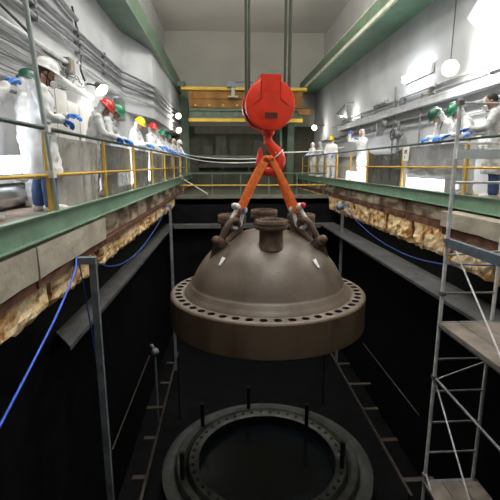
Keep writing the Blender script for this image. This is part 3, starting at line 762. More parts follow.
def person(x, y, yaw, label, helmet, lean=.15, head=(.3, 0), hands=((-.20, .38, 1.02), (.20, .38, 1.02)), hood=True, mask=None,
           coat=False, suit='suit', legs=None, scale=1.0, shoes='shoe', strap=True, z=0, curl=.42, stride=.0):
    t = thing('person', label, 'person', (x, y, z), R(yaw)); t.scale = (scale,)*3
    U = Matrix.Translation((0, 0, .95)) @ Matrix.Rotation(-lean, 4, 'X') @ Matrix.Translation((0, 0, -.95))
    pv = Vector((0, .005, 1.47))
    H = U @ Matrix.Translation(pv) @ Matrix.Rotation(head[1], 4, 'Z') @ Matrix.Rotation(-head[0], 4, 'X') @ Matrix.Translation(-pv)
    arms = []
    for s, h in ((-1, hands[0]), (1, hands[1])):
        S = U @ Vector((s*.185, -.005, 1.405)); W = Vector(h)
        E, W = ik(S, W, Vector((s*.55, -.35, -.8)), .30, .27); arms.append((s, S, E, W))
    foot = {-1: Vector((-.115, -stride, 0)), 1: Vector((.115, stride, 0))}
    def torso(mb, k, base=.86):
        st = [(base, .155, .115, 0), (.95, .172, .128, -.005), (1.06, .165, .120, .0), (1.2, .178, .125, .005), (1.32, .192, .128, .0), (1.40, .180, .112, -.008), (1.45, .125, .085, -.01), (1.50, .070, .068, -.008)]
        rg = []
        for (zz, rx, ry, yo) in st:
            w_ = max(0, min(1, (zz-.86)/.25)); A = Vector((0, yo, zz)); B = U @ A; c = A.lerp(B, w_)
            ay = Vector((0, 1, 0)).lerp((U.to_3x3() @ Vector((0, 1, 0))), w_).normalized()
            rg.append(ellipse_ring(c, Vector((1, 0, 0)), ay, rx*k, ry*k))
        mb.rings(rg)
    # the body itself: one continuous surface
    b = MB(); torso(b, .88)
    for s, S, E, W in arms:
        b.tube([S+Vector((-s*.05, 0, 0)), S, S.lerp(E, .5), E, E.lerp(W, .4), W], [.05, .052, .045, .036, .037, .026], 10)
    for s in (-1, 1):
        f = foot[s]
        b.tube([(s*.09, 0, .93), (s*.10, 0, .82), (s*.108, f.y*.5+.01, .48), (f.x, f.y-.01, .30), (f.x, f.y-.01, .08)], [.085, .082, .054, .054, .038], 10)
        b.tube([(f.x, f.y-.05, .05), (f.x, f.y+.08, .045), (f.x, f.y+.17, .035)], [.038, .038, .026], 8)
    make_head_mesh(b, H)
    me = remeshed(b, 'body', [M['skin']], .0125, 2)
    localchild('body', me, t)
    # coverall
    b = MB(); torso(b, 1.14, .84)
    for s, S, E, W in arms:
        b.tube([S+Vector((-s*.07, 0, .01)), S, S.lerp(E, .5), E, E.lerp(W, .5), E.lerp(W, .95)], [.085, .082, .072, .064, .058, .046], 12)
    if not coat:
        for s in (-1, 1):
            f = foot[s]
            b.tube([(s*.085, 0, .95), (s*.10, 0, .80), (s*.108, f.y*.5+.01, .48), (f.x, f.y-.01, .25), (f.x, f.y-.01, .09)], [.115, .112, .090, .080, .072], 12)
    else:
        b.rings([ellipse_ring(Vector((0, 0, zz)), Vector((1, 0, 0)), Vector((0, 1, 0)), rx, ry) for zz, rx, ry in ((.42, .25, .225), (.6, .24, .212), (.8, .225, .190), (.97, .205, .165))])
    zc = 1.625
    if hood:
        b.X = H
        b.ball((0, -.045, zc+.005), (.104, .100, .140), 16, 12)
        b.tube([(0, -.02, zc-.22), (0, -.015, zc-.14), (0, -.02, zc-.08)], [.105, .088, .092], 14)
        b.X = Matrix.Identity(4)
    else:
        b.X = U; b.tube([(0, -.06, 1.43), (0, -.085, 1.49), (0, -.095, 1.53)], [.10, .085, .05], 12, True, (.7, 1.2)); b.X = Matrix.Identity(4)
    me = remeshed(b, 'coverall', [M[suit]], .019, 3, .05, .12)
    localchild('coverall', me, t)
    if coat:
        b = MB()
        for s in (-1, 1):
            f = foot[s]
            b.tube([(s*.09, 0, .80), (s*.108, f.y*.5+.01, .48), (f.x, f.y-.01, .25), (f.x, f.y-.01, .06)], [.105, .092, .088, .085], 12)
        localchild('trousers', remeshed(b, 'trousers', [M[legs or 'trousers']], .018, 3, .02, .1), t)
    for s in (-1, 1):
        f = foot[s]; b = MB(); mm = M[shoes]
        b.rings([ellipse_ring(Vector((f.x, f.y+yy, hh)), Vector((1, 0, 0)), Vector((0, 0, 1)), rx, rz, 10) for yy, hh, rx, rz in ((-.10, .05, .03, .03), (-.08, .06, .05, .055), (-.01, .065, .056, .062), (.07, .052, .056, .050), (.15, .042, .054, .040), (.20, .034, .036, .026))])
        b.tube([(f.x, f.y-.015, .05), (f.x, f.y-.01, .16)], [.062, .074], 12)
        localchild('shoe', b.mesh('shoe', mm, 60), t)
    for s, S, E, W in arms:
        g = localchild('glove', glove(s < 0, curl), t)
        d = (W-E).normalized(); up = Vector((0, 0, 1)); xs = d.cross(up)
        if xs.length < .2: xs = Vector((1, 0, 0))
        xs.normalize(); zs = xs.cross(d)
        # hand hinges a little down at the wrist
        g.matrix_basis = Matrix.Translation(W) @ Matrix((xs, d, zs)).transposed().to_4x4() @ Matrix.Rotation(-.25, 4, 'X')
        g.scale = (1.12,)*3
    # face
    b = MB(); b.X = H
    for s in (-1, 1): b.ball((s*.031, .0865, zc+.006), (.012, .010, .008), 8, 6)
    localchild('eyes', b.mesh('eyes', M['eye'], 60), t)
    b = MB(); b.X = H
    if mask is None:
        b.tube([(-.022, .082, zc-.066), (0, .089, zc-.063), (.022, .082, zc-.066)], [.004, .007, .004], 6); localchild('mouth', b.mesh('mouth', M['lip'], 60), t)
    else:
        b.ball((0, .085, zc-.052), (.046, .042, .048), 12, 8)
        o = localchild('respirator', b.mesh('respirator', M['strap'] if mask == 'white' else M['maskgrey'], 60), t)
        b = MB(); b.X = H
        for s in ((1, -1) if mask == 'grey' else (1, -1)):
            b.tube([(s*.035, .10, zc-.060), (s*.060, .128, zc-.064)], [.036, .038], 14)
        localchild('filter', b.mesh('filter', M['maskwhite'], 40), t)
        b = MB(); b.X = H
        b.tube([(-.05, .07, zc-.05), (-.082, .0, zc-.02), (-.06, -.09, zc+.01), (0, -.112, zc+.02), (.06, -.09, zc+.01), (.082, 0, zc-.02), (.05, .07, zc-.05)], .008, 6)
        localchild('mask_strap', b.mesh('mask_strap', M['strap'], 60), t)
    if not hood:
        b = MB(); b.X = H; b.ball((0, -.022, zc+.034), (.083, .096, .098), 14, 10); b.ball((0, -.055, zc-.04), (.062, .045, .06), 12, 8)
        localchild('hair', b.mesh('hair', M['hair'], 60), t)
    if helmet:
        b = MB(); b.X = H @ Matrix.Translation((0, -.012, zc+.062)) @ Matrix.Rotation(R(4), 4, 'X')
        n = 24; prof = [(1.12, -.012), (1.14, -.004), (1.03, .006)]+[(1.0*math.cos(i/7*math.pi/2)+.001, .006+.118*math.sin(i/7*math.pi/2)) for i in range(1, 8)]
        inn = [(1.10, -.014), (.96, -.006), (.7, .06), (.001, .09)]
        rg = []
        for (r, zz) in list(reversed(inn))+prof:
            ring = []
            for k in range(n):
                a = 2*math.pi*k/n; fy = math.sin(a); ext = 1+(.20*max(0, fy)**2 if r > 1.05 else 0)
                ring.append(Vector((r*.116*math.cos(a), r*.140*fy*ext, zz-(.012*max(0, fy) if r > 1.05 else 0))))
            rg.append(ring)
        b.rings(rg, False)
        hm = localchild('helmet', b.mesh('helmet', M[helmet], 50), t)
        b = MB(); b.X = H @ Matrix.Translation((0, -.012, zc+.062)) @ Matrix.Rotation(R(4), 4, 'X')
        b.tube([(0, .142*math.cos(a), .010+.121*math.sin(a)) for a in [math.pi*(.12+.76*i/10) for i in range(11)]], .012, 6)
        localchild('helmet_ridge', b.mesh('helmet_ridge', M[helmet], 60), hm)
        if strap:
            b = MB(); b.X = H; b.tube([(-.078, .01, zc+.05), (-.072, .03, zc-.05), (-.03, .055, zc-.122), (.03, .055, zc-.122), (.072, .03, zc-.05), (.078, .01, zc+.05)], .006, 6)
            localchild('chin_strap', b.mesh('chin_strap', M['strap'], 60), t)
    if strap:
        b = MB(); b.X = U
        b.tube([(-.075, .05, 1.47), (-.05, .125, 1.38), (0, .150, 1.25), (.05, .125, 1.38), (.075, .05, 1.47), (0, -.10, 1.5), (-.075, .05, 1.47)], .009, 6)
        localchild('lanyard', b.mesh('lanyard', M['strap'], 60), t)
    return t

RH = lambda f=.36, z=1.04, w=.16: ((-w, f, z), (w, f, z))
# left walkway
person(-2.64, 4.72, -62, 'person in white coverall cut off by the left edge, blue gloves raised by the face', 'h_white', .05, (.2, .2), ((-.12, .34, 1.40), (.14, .36, 1.38)), scale=1.04)
person(-2.82, 6.42, -75, 'person in white coverall and dark green helmet half hidden behind the white helmet', 'h_dkgreen', .05, (.25, .5), ((-.2, .25, .95), (.2, .25, .95)), scale=1.06)
person(-2.34, 5.66, -66, 'person in white helmet and white respirator, long white coat over blue trousers', 'h_white', .10, (.36, 0), ((-.10, .36, 1.17), (.10, .28, 1.09)), False, 'white', True, scale=1.06, stride=.06)
person(-2.52, 8.45, -72, 'person in red helmet and pale hooded coverall leaning on the left railing', 'h_red', .24, (.6, -.1), RH(.42, 1.06, .15), suit='suit_grey', scale=1.05)
person(-2.50, 9.2, -90, 'person in green helmet leaning on the left railing close behind the red helmet', 'h_green', .28, (.5, -.1), RH(.42, 1.06, .15), suit='suit_grey', scale=1.05)
person(-2.50, 11.9, -98, 'person in yellow helmet and bright white coverall at the left railing', 'h_yellow', .22, (.45, -.2), RH(.42, 1.08, .15), scale=1.05)
person(-2.42, 14.3, -112, 'person in red helmet at the left railing just past the yellow helmet', 'h_red', .10, (.2, -.1), RH(.4, 1.10), scale=1.07)
person(-2.40, 15.9, -115, 'person in bright green helmet at the left railing, past the far red helmet', 'h_green', .14, (.3, -.1), RH(.4, 1.10), suit='suit_grey', scale=1.03)
person(-2.38, 17.4, -120, 'person in dark green helmet far along the left railing', 'h_dkgreen', .2, (.3, -.1), RH(.4, 1.10))
person(-2.36, 19.5, -118, 'person in white hood and no helmet, second last on the left walkway', None, .15, (.2, 0), RH(.4, 1.10), suit='suit_grey')
person(-2.34, 21.6, -122, 'person in white helmet, last on the left walkway beside the green column', 'h_white', .12, (.2, 0), RH(.4, 1.10))
# right walkway
person(4.84, 9.0, 96, 'person in dark green helmet leaning far over the right railing, gloves on the rail', 'h_dkgreen', .46, (.5, -.1), ((-.26, .44, 1.10), (.24, .40, 1.10)), scale=1.06)
person(4.90, 8.4, 84, 'person in bright green helmet leaning over the right railing beside the dark green one', 'h_green', .36, (.5, .0), ((-.18, .46, 1.12), (.16, .50, 1.10)), scale=1.05)
person(4.86, 7.45, 58, 'person in grey respirator at the right edge, dark hair, blue trousers, behind the scaffold', None, .20, (.2, .1), ((-.26, .46, 1.16), (.28, .42, 1.12)), False, 'grey', True, suit='suit_grey', scale=1.06)
person(4.92, 15.2, 120, 'person in white hood with both blue gloves raised, standing by the cone lamp', None, .12, (.1, .2), ((-.18, .42, 1.40), (.22, .40, 1.62)), scale=1.05)
person(4.90, 19.6, 150, 'person in yellow helmet and white coverall on the right walkway', 'h_yellow', .08, (.2, 0), RH(.3, 1.0), strap=False, scale=1.05)
person(4.92, 21.7, 100, 'person in white hood standing just past the yellow helmet on the right walkway', None, .15, (.3, 0), RH(.40, 1.08), suit='suit_grey', strap=False)
person(4.90, 23.7, 110, 'person in white hood, last on the right walkway beside the hook', None, .1, (.1, 0), RH(.40, 1.08), strap=False, scale=1.03)

# ------------------------------------------------------------------ lamps
def tube_lamp(x, ya, yb_, z, label, sgn, parent_tilt=0, h=.10):
    t = thing('tube_lamp', label, 'lamp', (x, ya, z))
    MB().box((x-.09, ya, z-.36), (x+.09, yb_, z-.30)).build('housing', M['galv'], t)
    dif = MB(); dif.prism([(-.07, -.30), (.07, -.30), (.07, -.05), (.03, 0), (-.03, 0), (-.07, -.05)], lambda p, h: (x+p[0], h, z+p[1]), ya+.04, yb_-.04); dif.build('glowing_diffuser', M['tubeglow'], t)
    for yy in (ya, yb_-.04): MB().box((x-.09, yy, z-.30), (x+.09, yy+.04, z+.02)).build('end_cap', M['galv'], t)
    return t
tube_lamp(-2.98, 4.1, 6.3, .72, 'tube lamp glowing above the metal duct at the left edge', 1)
tube_lamp(-2.5, 9.7, 11.6, .42, 'tube lamp glowing behind plastic below the green helmet on the left', 1)
tube_lamp(-2.5, 13.6, 15.2, .42, 'tube lamp glowing low behind plastic far along the left railing', 1)
tube_lamp(4.72, 8.7, 10.7, .36, 'tube lamp glowing on the right walkway below the two green helmets', 1)
tube_lamp(4.85, 14.2, 16.6, .36, 'tube lamp glowing low on the right walkway below the raised gloves', 1)
def wall_tube(x, ya, yb_, z, label):
    t = thing('tube_lamp', label, 'lamp', (x, ya, z))
    MB().box((x-.02, ya, z-.12), (x+.06, yb_, z+.12)).build('housing', M['galv'], t)
    for dz in (-.055, .055): MB().tube([(x-.06, ya+.05, z+dz), (x-.06, yb_-.05, z+dz)], .045, 10).build('glowing_tube', M['tubeglow'], t)
    return t
wall_tube(5.42, 11.4, 13.1, 3.1, 'bright tube lamp mounted high on the right wall')
for (x, y, z, p, cc) in ((-2.85, 5.2, .80, 9, 0), (-2.36, 10.6, .5, 9, 0), (-2.36, 14.4, .5, 8, 0), (4.75, 9.7, .5, 14, 0), (4.85, 15.4, .5, 14, 0)):
    l = area('tube_light', (x, y, z), .2, p*1.0, (.95, .98, 1), (math.pi, 0, 0), 1.8)
area('tube_light', (5.28, 12.25, 3.1), .25, 40, (.95, .98, 1), (0, R(-90), 0), 1.6)
def flood(x, y, z, d, label, power, hanging=0, r=.16, br=1):
    t = thing('flood_lamp', label, 'lamp', (x, y, z)); d = Vector(d).normalized()
    q = d.to_track_quat('Z', 'Y').to_matrix().to_4x4()
    b = MB(); b.X = Matrix.Translation((x, y, z)) @ q
    b.lathe([(.001, -.20), (.06, -.19), (.08, -.12), (r, .02), (r*1.05, .03), (r*.95, .02), (.06, -.10)], 24); b.build('reflector', M['bronze'], t, 40)
    b = MB(); b.X = Matrix.Translation((x, y, z)) @ q; b.ball((0, 0, .02), (r*.8, r*.8, r*.55), 14, 10); b.build('bulb', M['lampglow'], t, 60)
    b = MB()
    if hanging: b.tube([(x, y, z+.12), (x+.01, y, z+hanging)], .012, 6)
    else:
        sx = -1 if x < 0 else 1; b.tube([(x, y, z+.05), (x+sx*.25, y, z+.12), (x+sx*.6, y, z+.12)], .02, 6)
    b.build('hanging_cable' if hanging else 'arm', M['cable'], t)
    p = Vector((x, y, z))+d*.30
    point('flood_light', p, power, (1, .96, .88), .12)
    return t
flood(-2.85, 10.5, 2.32, (.6, -.35, -.7), 'bronze flood lamp blazing on the left wall above the red helmet', 35)
flood(-2.30, 22.0, 3.0, (.5, -.8, -.4), 'upper of the two blazing lamps at the far end of the left wall', 45, r=.15)
flood(-2.30, 22.0, 2.32, (.5, -.8, -.4), 'lower of the two blazing lamps at the far end of the left wall', 45, r=.15)
flood(4.98, 9.6, 2.70, (-.35, -.8, -.4), 'blazing lamp hanging on a long black cable before the right wall', 120, 5.4, r=.17)
flood(4.95, 23.8, 2.62, (-.4, -.9, -.3), 'blazing lamp at the far end of the right wall beside the hook block', 45, r=.15)
t = thing('cone_lamp', 'grey cone shaped lamp on a bracket high on the right wall', 'lamp', (5.2, 18.5, 2.85))
b = MB(); b.X = Matrix.Translation((5.1, 18.5, 2.95)) @ Matrix.Rotation(R(18), 4, 'Y'); b.lathe([(.001, .16), (.06, .15), (.09, .05), (.30, -.36), (.29, -.36), (.08, .02)], 24); b.build('shade', M['lampshade'], t, 40)
b = MB(); b.X = Matrix.Translation((5.1, 18.5, 2.95)) @ Matrix.Rotation(R(18), 4, 'Y'); b.ball((0, 0, -.20), (.10, .10, .13)); b.build('bulb', M['lampglow'], t, 60)
MB().tube([(5.12, 18.5, 3.1), (5.2, 18.5, 3.2), (5.5, 18.5, 3.2)], .03, 8).build('bracket', M['pipe'], t)
point('cone_light', (5.2, 18.1, 2.62), 30, (1, .96, .88), .12)

# ------------------------------------------------------------------ left wall services
LW = XL
def run(name, z, x, r, m, label, ya=-2.5, yb_=13.9, jog=True, cat='pipe', grp=None, clips=0):
    pts = [(x, ya, z), (x, yb_, z)]
    if jog:
        pts = [(x, ya, z), (x, 14.0, z), (x+.06, 14.2, z), (-2.62+(x-LW)-.04, 16.5, z), (-2.62+(x-LW), 16.75, z), (-2.62+(x-LW), YB-.8, z)]
    o = MB().tube(pts, r, 8).build(name, m, None, 60); tag(o, label, cat, grp)
    for i in range(clips):
        y = 3.6+i*2.1
        if y < 14: MB().box((LW, y, z-r-.03), (x+r+.01, y+.05, z+r+.03)).build('pipe_clip', M['pipe'], o)
    return o
run('wall_pipe', 3.42, LW+.06, .035, M['pipe'], 'topmost of the three dark pipes along the left wall', clips=5)
run('wall_pipe', 3.22, LW+.06, .035, M['pipe'], 'middle one of the three dark pipes along the left wall', clips=5)
run('wall_pipe', 3.02, LW+.07, .045, M['pipe'], 'lowest of the three dark pipes along the left wall', clips=5)
run('wall_pipe', 2.60, LW+.08, .045, M['pipe_lt'], 'thick pale conduit on the left wall ending at a square box', yb_=9.2, jog=False, clips=2)
for i, z in enumerate((2.50, 2.43, 2.37, 2.31, 2.24, 2.18, 2.10, 2.02, 1.95)):
    y1 = (10.0, 9.8, 9.7, 9.6, 10.1, 9.4, 9.9, 9.0, 8.8)[i]
    pts = [(LW+.05, -2.5, z)]+[(LW+.05+.02*math.sin(y*.9+i), y, z+.025*math.sin(y*1.3+i*2)) for y in [.5*k for k in range(0, int(y1*2))]]+[(LW+.05, y1, z+.04), (LW+.06, y1+.25, 2.30+.03*i)]
    tag(MB().tube(pts, (.012, .009, .014, .010, .012, .009, .015, .010, .012)[i], 6).build('wall_cable', M['cablegrey'] if i % 3 else M['pipe_lt'], None, 60), ('topmost', 'second from the top', 'third from the top', 'fourth from the top', 'middle', 'fourth from the bottom', 'third from the bottom', 'second from the bottom', 'lowest')[i] + ' cable of the grey bundle along the left wall', 'cable', 'cables along the left wall')
run('wall_pipe', 1.80, LW+.12, .055, M['pipe'], 'dark pipe along the left wall behind the white helmet', yb_=6.8, jog=False)
run('wall_pipe', 1.66, LW+.10, .03, M['pipe'], 'thin dark pipe along the left wall under the thicker dark one', yb_=7.0, jog=False)
b = MB().tube(smooth_path([(LW+.18, 7.9, 2.18), (LW+.19, 8.5, 2.15), (LW+.19, 9.4, 2.10), (LW+.2, 10.2, 2.10)], 5), .065, 14)
tag(b.build('lagged_pipe', M['insul'], None, 60), 'thick white lagged pipe on the left wall behind the white helmet', 'pipe')
b = MB().tube(smooth_path([(LW+.05, 4.5, 3.02), (LW+.05, 5.3, 3.0), (LW+.06, 6.4, 2.86), (LW+.06, 7.4, 2.72), (LW+.06, 7.9, 2.60), (LW+.06, 8.4, 2.55), (LW+.06, 9.0, 2.58)], 5), .022, 8)
tag(b.build('wall_cable', M['cable'], None, 60), 'thick black cable wandering across the left wall above the white helmet', 'cable')
b = MB().tube(smooth_path([(LW+.05, 9.8, 3.85), (LW+.06, 10.0, 3.4), (LW+.06, 10.15, 3.0), (LW+.1, 9.9, 2.65), (LW+.16, 9.95, 2.4)], 5), .022, 8)
tag(b.build('lamp_cable', M['cable'], None, 60), 'black cable hanging down the left wall to the bronze flood lamp', 'cable')
def jbox(a, bb, label, m='box', knobs=1, cat='box'):
    o = MB().box(a, bb).build('junction_box', M[m]); tag(o, label, cat)
    cx = bb[0]; MB().box((cx, a[1]+.03, a[2]+.03), (cx+.015, bb[1]-.03, bb[2]-.03)).build('cover', M[m], o)
    return o
o = jbox((LW, 9.1, 2.42), (LW+.14, 9.4, 2.70), 'small brown junction box at the end of the thick pale conduit')
o = jbox((LW, 8.0, 3.62), (LW+.18, 8.5, 3.92), 'brown junction box high on the left wall with a pipe rising from it')
MB().tube([(LW+.09, 8.3, 3.9), (LW+.09, 8.35, 4.65)], .04, 8).build('riser', M['pipe'], o)
MB().tube([(LW+.09, 8.5, 3.75), (LW+.09, 9.9, 3.62)], .05, 8).build('side_pipe', M['pipe'], o)
def cabinet(a, bb, label):
    o = MB().box(a, bb).build('wall_cabinet', M['cabinet']); tag(o, label, 'cabinet')
    n_ = 2
    for i in range(n_):
        y0 = a[1]+(bb[1]-a[1])*i/n_+.02; y1 = a[1]+(bb[1]-a[1])*(i+1)/n_-.02
        d_ = MB().box((bb[0], y0, a[2]+.03), (bb[0]+.02, y1, bb[2]-.03)).build('door', M['cabinet'], o)
        MB().box((bb[0]+.02, y1-.09, (a[2]+bb[2])/2-.08), (bb[0]+.04, y1-.06, (a[2]+bb[2])/2+.05)).build('handle', M['cable'], d_)
    return o
cabinet((LW, 7.2, .95), (LW+.28, 8.35, 1.92), 'pale grey wall cabinet between the white and red helmets, nearer one')
cabinet((LW, 8.5, .55), (LW+.22, 9.8, 1.80), 'pale grey wall cabinet behind the leaning red helmet, farther one')
cabinet((LW, 3.2, .75), (LW+.25, 4.6, 2.0), 'pale grey wall cabinet at the left edge of the photo')
jbox((LW, 11.0, 1.5), (LW+.2, 11.5, 2.0), 'grey box on the left wall past the bronze flood lamp', 'pipe')
jbox((LW, 12.0, 2.55), (LW+.16, 12.9, 2.68), 'long pale fitting on the left wall above the yellow helmet', 'pipe_lt')
jbox((LW, 13.0, 1.9), (LW+.2, 13.5, 2.5), 'dark grey box on the left wall behind the yellow helmet', 'pipe')
run('wall_pipe', 2.75, LW+.07, .03, M['pipe_lt'], 'slim pale pipe on the left wall above the yellow helmet', ya=9.8, jog=True)
t = thing('wall_valve', 'valve with handwheel on the low left wall beside the white coat', 'valve', (-3.0, 8.2, .6))
MB().tube([(-3.05, 7.2, .62), (-3.05, 9.6, .62)], .05, 10).build('valve_pipe', M['pipe'], t, 60)
b = MB(); b.ball((-3.05, 8.2, .62), .11); b.tube([(-3.05, 8.2, .62), (-3.05, 8.2, .86)], .035); b.build('valve_body', M['cable'], t, 60)
b = MB(); b.tube([(-3.05+.13*math.cos(a), 8.2+.13*math.sin(a), .88) for a in [2*math.pi*i/16 for i in range(17)]], .018, 6); b.box((-3.17, 8.185, .87), (-2.93, 8.215, .89)); b.build('handwheel', M['cable'], t, 60)
for y in (7.9, 8.6, 9.5):
    tag(MB().tube([(-3.08, y, .0), (-3.08, y, 1.2)], .04, 8).build('riser_pipe', M['pipe_lt'], None, 60), 'pale vertical pipe on the low left wall, ' + {7.9: 'nearest of three', 8.6: 'middle of three', 9.5: 'farthest of three'}[y], 'pipe', 'riser pipes')
b = MB().tube(smooth_path([(-2.9, 8.3, .03), (-2.75, 8.5, .22), (-2.6, 8.9, .36), (-2.5, 9.3, .30), (-2.5, 9.5, .08)], 6), .018, 8)
tag(b.build('white_hose', M['cord'], None, 60), 'thin white hose arching over the left walkway floor', 'hose')
d_ = MB().tube([(-3.01, 3.4, .18), (-3.01, 6.4, .18)], .17, 24); o = d_.build('metal_duct', M['duct'], None, 40); tag(o, 'shiny metal duct lying on the left walkway by the wall', 'duct')
for y in (4.0, 5.2, 6.36): MB().tube([(-3.01, y, .18), (-3.01, y+.05, .18)], .18, 24).build('duct_collar', M['galv_dk'], o, 40)
b = MB(); vs = []
for i in range(9):
    for j in range(5):
        a = i/8; vs.append((-2.62+.5*j/4, 4.6+.7*a, .50+.05*noise.noise(Vector((i*.9, j*.8, 3)))-.02*abs(j-2)))
b.add(vs+[(p[0], p[1], p[2]-.02) for p in vs], [(i*5+j, i*5+j+1, (i+1)*5+j+1, (i+1)*5+j) for i in range(8) for j in range(4)]+[(45+i*5+j, 45+(i+1)*5+j, 45+(i+1)*5+j+1, 45+i*5+j+1) for i in range(8) for j in range(4)])
tag(b.build('grey_cloth', M['film_grey'], None, 80), 'crumpled grey cloth lying over the left mid rail near the white coat', 'cloth')
# leaning pole on the left walkway
o = tag(MB().tube([(-2.03, 5.2, .02), (-2.24, 5.2, 3.6)], .028, 10).build('leaning_pole', M['polegreen'], None, 60), 'tall grey green pole clamped to the left railing in front of the white coat', 'pole')
MB().box((-2.13, 5.16, .45), (-2.02, 5.25, .53)).build('clamp', M['galv'], o); MB().box((-2.15, 5.16, .98), (-2.04, 5.25, 1.06)).build('clamp', M['galv'], o)

# ------------------------------------------------------------------ right wall services
def runr(name, z, x, r, m, label, ya=2, yb_=22, cat='pipe', grp=None, boxy=False):
    b = MB()
    if boxy: b.box((x-r, ya, z-r*.8), (XR-.02, yb_, z+r*.8)); b.box((x-r-.01, ya, z+r*.6), (x-r+.01, yb_, z+r*1.1))
    else: b.tube([(x, ya, z), (x, yb_, z)], r, 8)
    o = b.build(name, m, None, 60); tag(o, label, cat, grp)
    y = 6.5
    while y < yb_-1 and not boxy:
        MB().box((x-r-.01, y, z-r-.02), (XR, y+.05, z+r+.02)).build('pipe_clip', M['pipe_lt'], o); y += 2.3
    return o
runr('cable_channel', 2.22, XR-.14, .10, M['pipe_lt'], 'broad pale cable channel along the right wall', 5.0, 20, 'channel', None, True)
runr('wall_pipe', 2.62, XR-.06, .03, M['pipe_lt'], 'upper slim pale pipe along the right wall', 8, 20)
runr('wall_pipe', 2.46, XR-.06, .024, M['pipe'], 'slim grey pipe just above the pale channel on the right wall', 8, 22)
runr('wall_pipe', 1.92, XR-.08, .04, M['pipe'], 'grey pipe under the pale channel on the right wall', 6, 24)
runr('wall_pipe', 1.72, XR-.06, .025, M['pipe_lt'], 'slim pale pipe behind the helmets on the right wall', 6, 24)
runr('wall_pipe', .95, XR-.06, .03, M['pipe'], 'low grey pipe behind the right railing', 6, 24)
for k, (y, z0, z1) in enumerate(((13.7, .6, 3.0), (11.8, .9, 2.5), (17.0, .8, 2.6))):
    tag(MB().tube([(XR-.1, y, z0), (XR-.1, y, z1)], .03, 8).build('riser_pipe', M['pipe'], None, 60), 'vertical grey conduit on the right wall, ' + ('between the dark sheet and the cone lamp', 'beside the dark green helmet', 'just under the cone lamp')[k], 'pipe')
def rbox(a, bb, label, m='box'):
    o = MB().box(a, bb).build('junction_box', M[m]); tag(o, label, 'box')
    MB().box((a[0]-.015, a[1]+.03, a[2]+.03), (a[0], bb[1]-.03, bb[2]-.03)).build('cover', M[m], o)
rbox((XR-.12, 13.1, 2.40), (XR, 13.3, 2.62), 'grey junction box above the pale channel on the right wall', 'pipe')
rbox((XR-.12, 11.3, 2.40), (XR, 11.45, 2.6), 'dark junction box on the right wall under the wall tube lamp', 'box')
rbox((XR-.16, 14.5, 2.65), (XR, 15.6, 2.78), 'long pale fitting above the pale channel on the right wall', 'pipe_lt')
rbox((XR-.22, 10.4, 1.1), (XR, 10.7, 1.7), 'small dark grey box on the right wall by the dark green helmet', 'pipe')
rbox((XR-.22, 7.6, 2.30), (XR-.02, 7.9, 2.50), 'small round-edged dark box sitting on the pale channel at the right', 'cable')
t = thing('wall_valve', 'dark valve and pipe tangle on the right wall above the dark sheet', 'valve', (5.2, 13.0, 1.2))
b = MB(); b.tube([(5.3, 13.0, .2), (5.3, 13.0, 1.9)], .05); b.tube([(5.3, 12.7, 1.5), (5.3, 13.3, 1.62)], .045); b.ball((5.28, 13.0, 1.5), .13); b.build('valve_body', M['pipe'], t, 60)
b = MB(); b.tube([(5.12, 13.0+.16*math.cos(a), 1.5+.16*math.sin(a)) for a in [2*math.pi*i/16 for i in range(17)]], .018, 6); b.tube([(5.12, 12.85, 1.5), (5.12, 13.15, 1.5)], .014, 6); b.tube([(5.12, 13, 1.5), (5.28, 13, 1.5)], .02, 6); b.build('handwheel', M['cable'], t, 60)
for k in range(4):
    b = MB().tube(smooth_path([(5.38, 14.2+.12*k, 2.1), (5.25, 14.0+.1*k, 1.85+.05*k), (5.28, 14.4+.15*k, 1.6), (5.3, 14.9, 1.75), (5.36, 15.1, 2.1)], 5), .022, 8)
    tag(b.build('hose_loop', M['box'] if k % 2 else M['pipe'], None, 60), ('brown hose loop, lowest', 'grey hose loop, second lowest', 'brown hose loop, second highest', 'grey hose loop, highest')[k] + ' in the bunch under the pale channel on the right wall', 'hose', 'hose loops on the right wall')
# little written tag on the right rail
t = tag(MB().box((4.38, 10.05, .70), (4.39, 10.37, 1.03)).build('rail_tag', M['tag']), 'small white tag with black marks hanging on the right rail by a blue glove', 'tag')
k_ = MB()
def stroke(u0, u1, v0, v1): k_.box((4.376, 10.37-u1, .70+v0), (4.38, 10.37-u0, .70+v1))
stroke(.08, .11, .17, .26); stroke(.14, .17, .17, .26)
for v0 in (.17, .205, .24): stroke(.14, .23, v0, v0+.022)
stroke(.08, .11, .05, .13)
k_.build('marking', M['ink'], t)

# ------------------------------------------------------------------ scaffold on the right
sc = thing('scaffold_tower', 'grey tube scaffold tower standing in the right of the pit', 'scaffold', (3.04, 5.5, PZ))
def tb(name, a, bb, r=.024, m='galv_dk'): return MB().tube([a, bb], r, 10).build(name, M[m], sc, 60)
SX0, SX1, SY0, SY1 = 3.03, 3.80, 5.5, 3.3
for (x, y, zt) in ((SX0, SY0, 1.45), (SX1, SY0, 1.45), (SX0, SY1, 1.45), (SX1, SY1, 1.45)):
    MB().tube([(x, y, PZ), (x, y, zt)], .027, 12).build('pole', M['galv'] if y == SY0 else M['galv_dk'], sc, 60)
    MB().box((x-.08, y-.08, PZ), (x+.08, y+.08, PZ+.02)).build('base_plate', M['galv_dk'], sc)
for y in (SY0, SY1):
    for z in (1.38, .88, .37, -1.17, -2.17, -2.68, -3.19, -3.70, -4.2, -4.7, -5.2, -5.7, -6.2): tb('rung', (SX0, y, z), (SX1+.0, y, z), .017, 'galv' if z > 0 else 'galv_dk')  # rungs below walkway level take the darker colour with the shade in it
for z in (-.42, -1.66, -4.25):
    tb('ledger', (SX1, SY0, z), (SX1, SY1, z), .022)
b = MB(); b.box((SX0-.03, SY1, -.50), (SX0+.03, SY0, -.38)); b.build('ledger_beam', M['bluebeam'], sc)
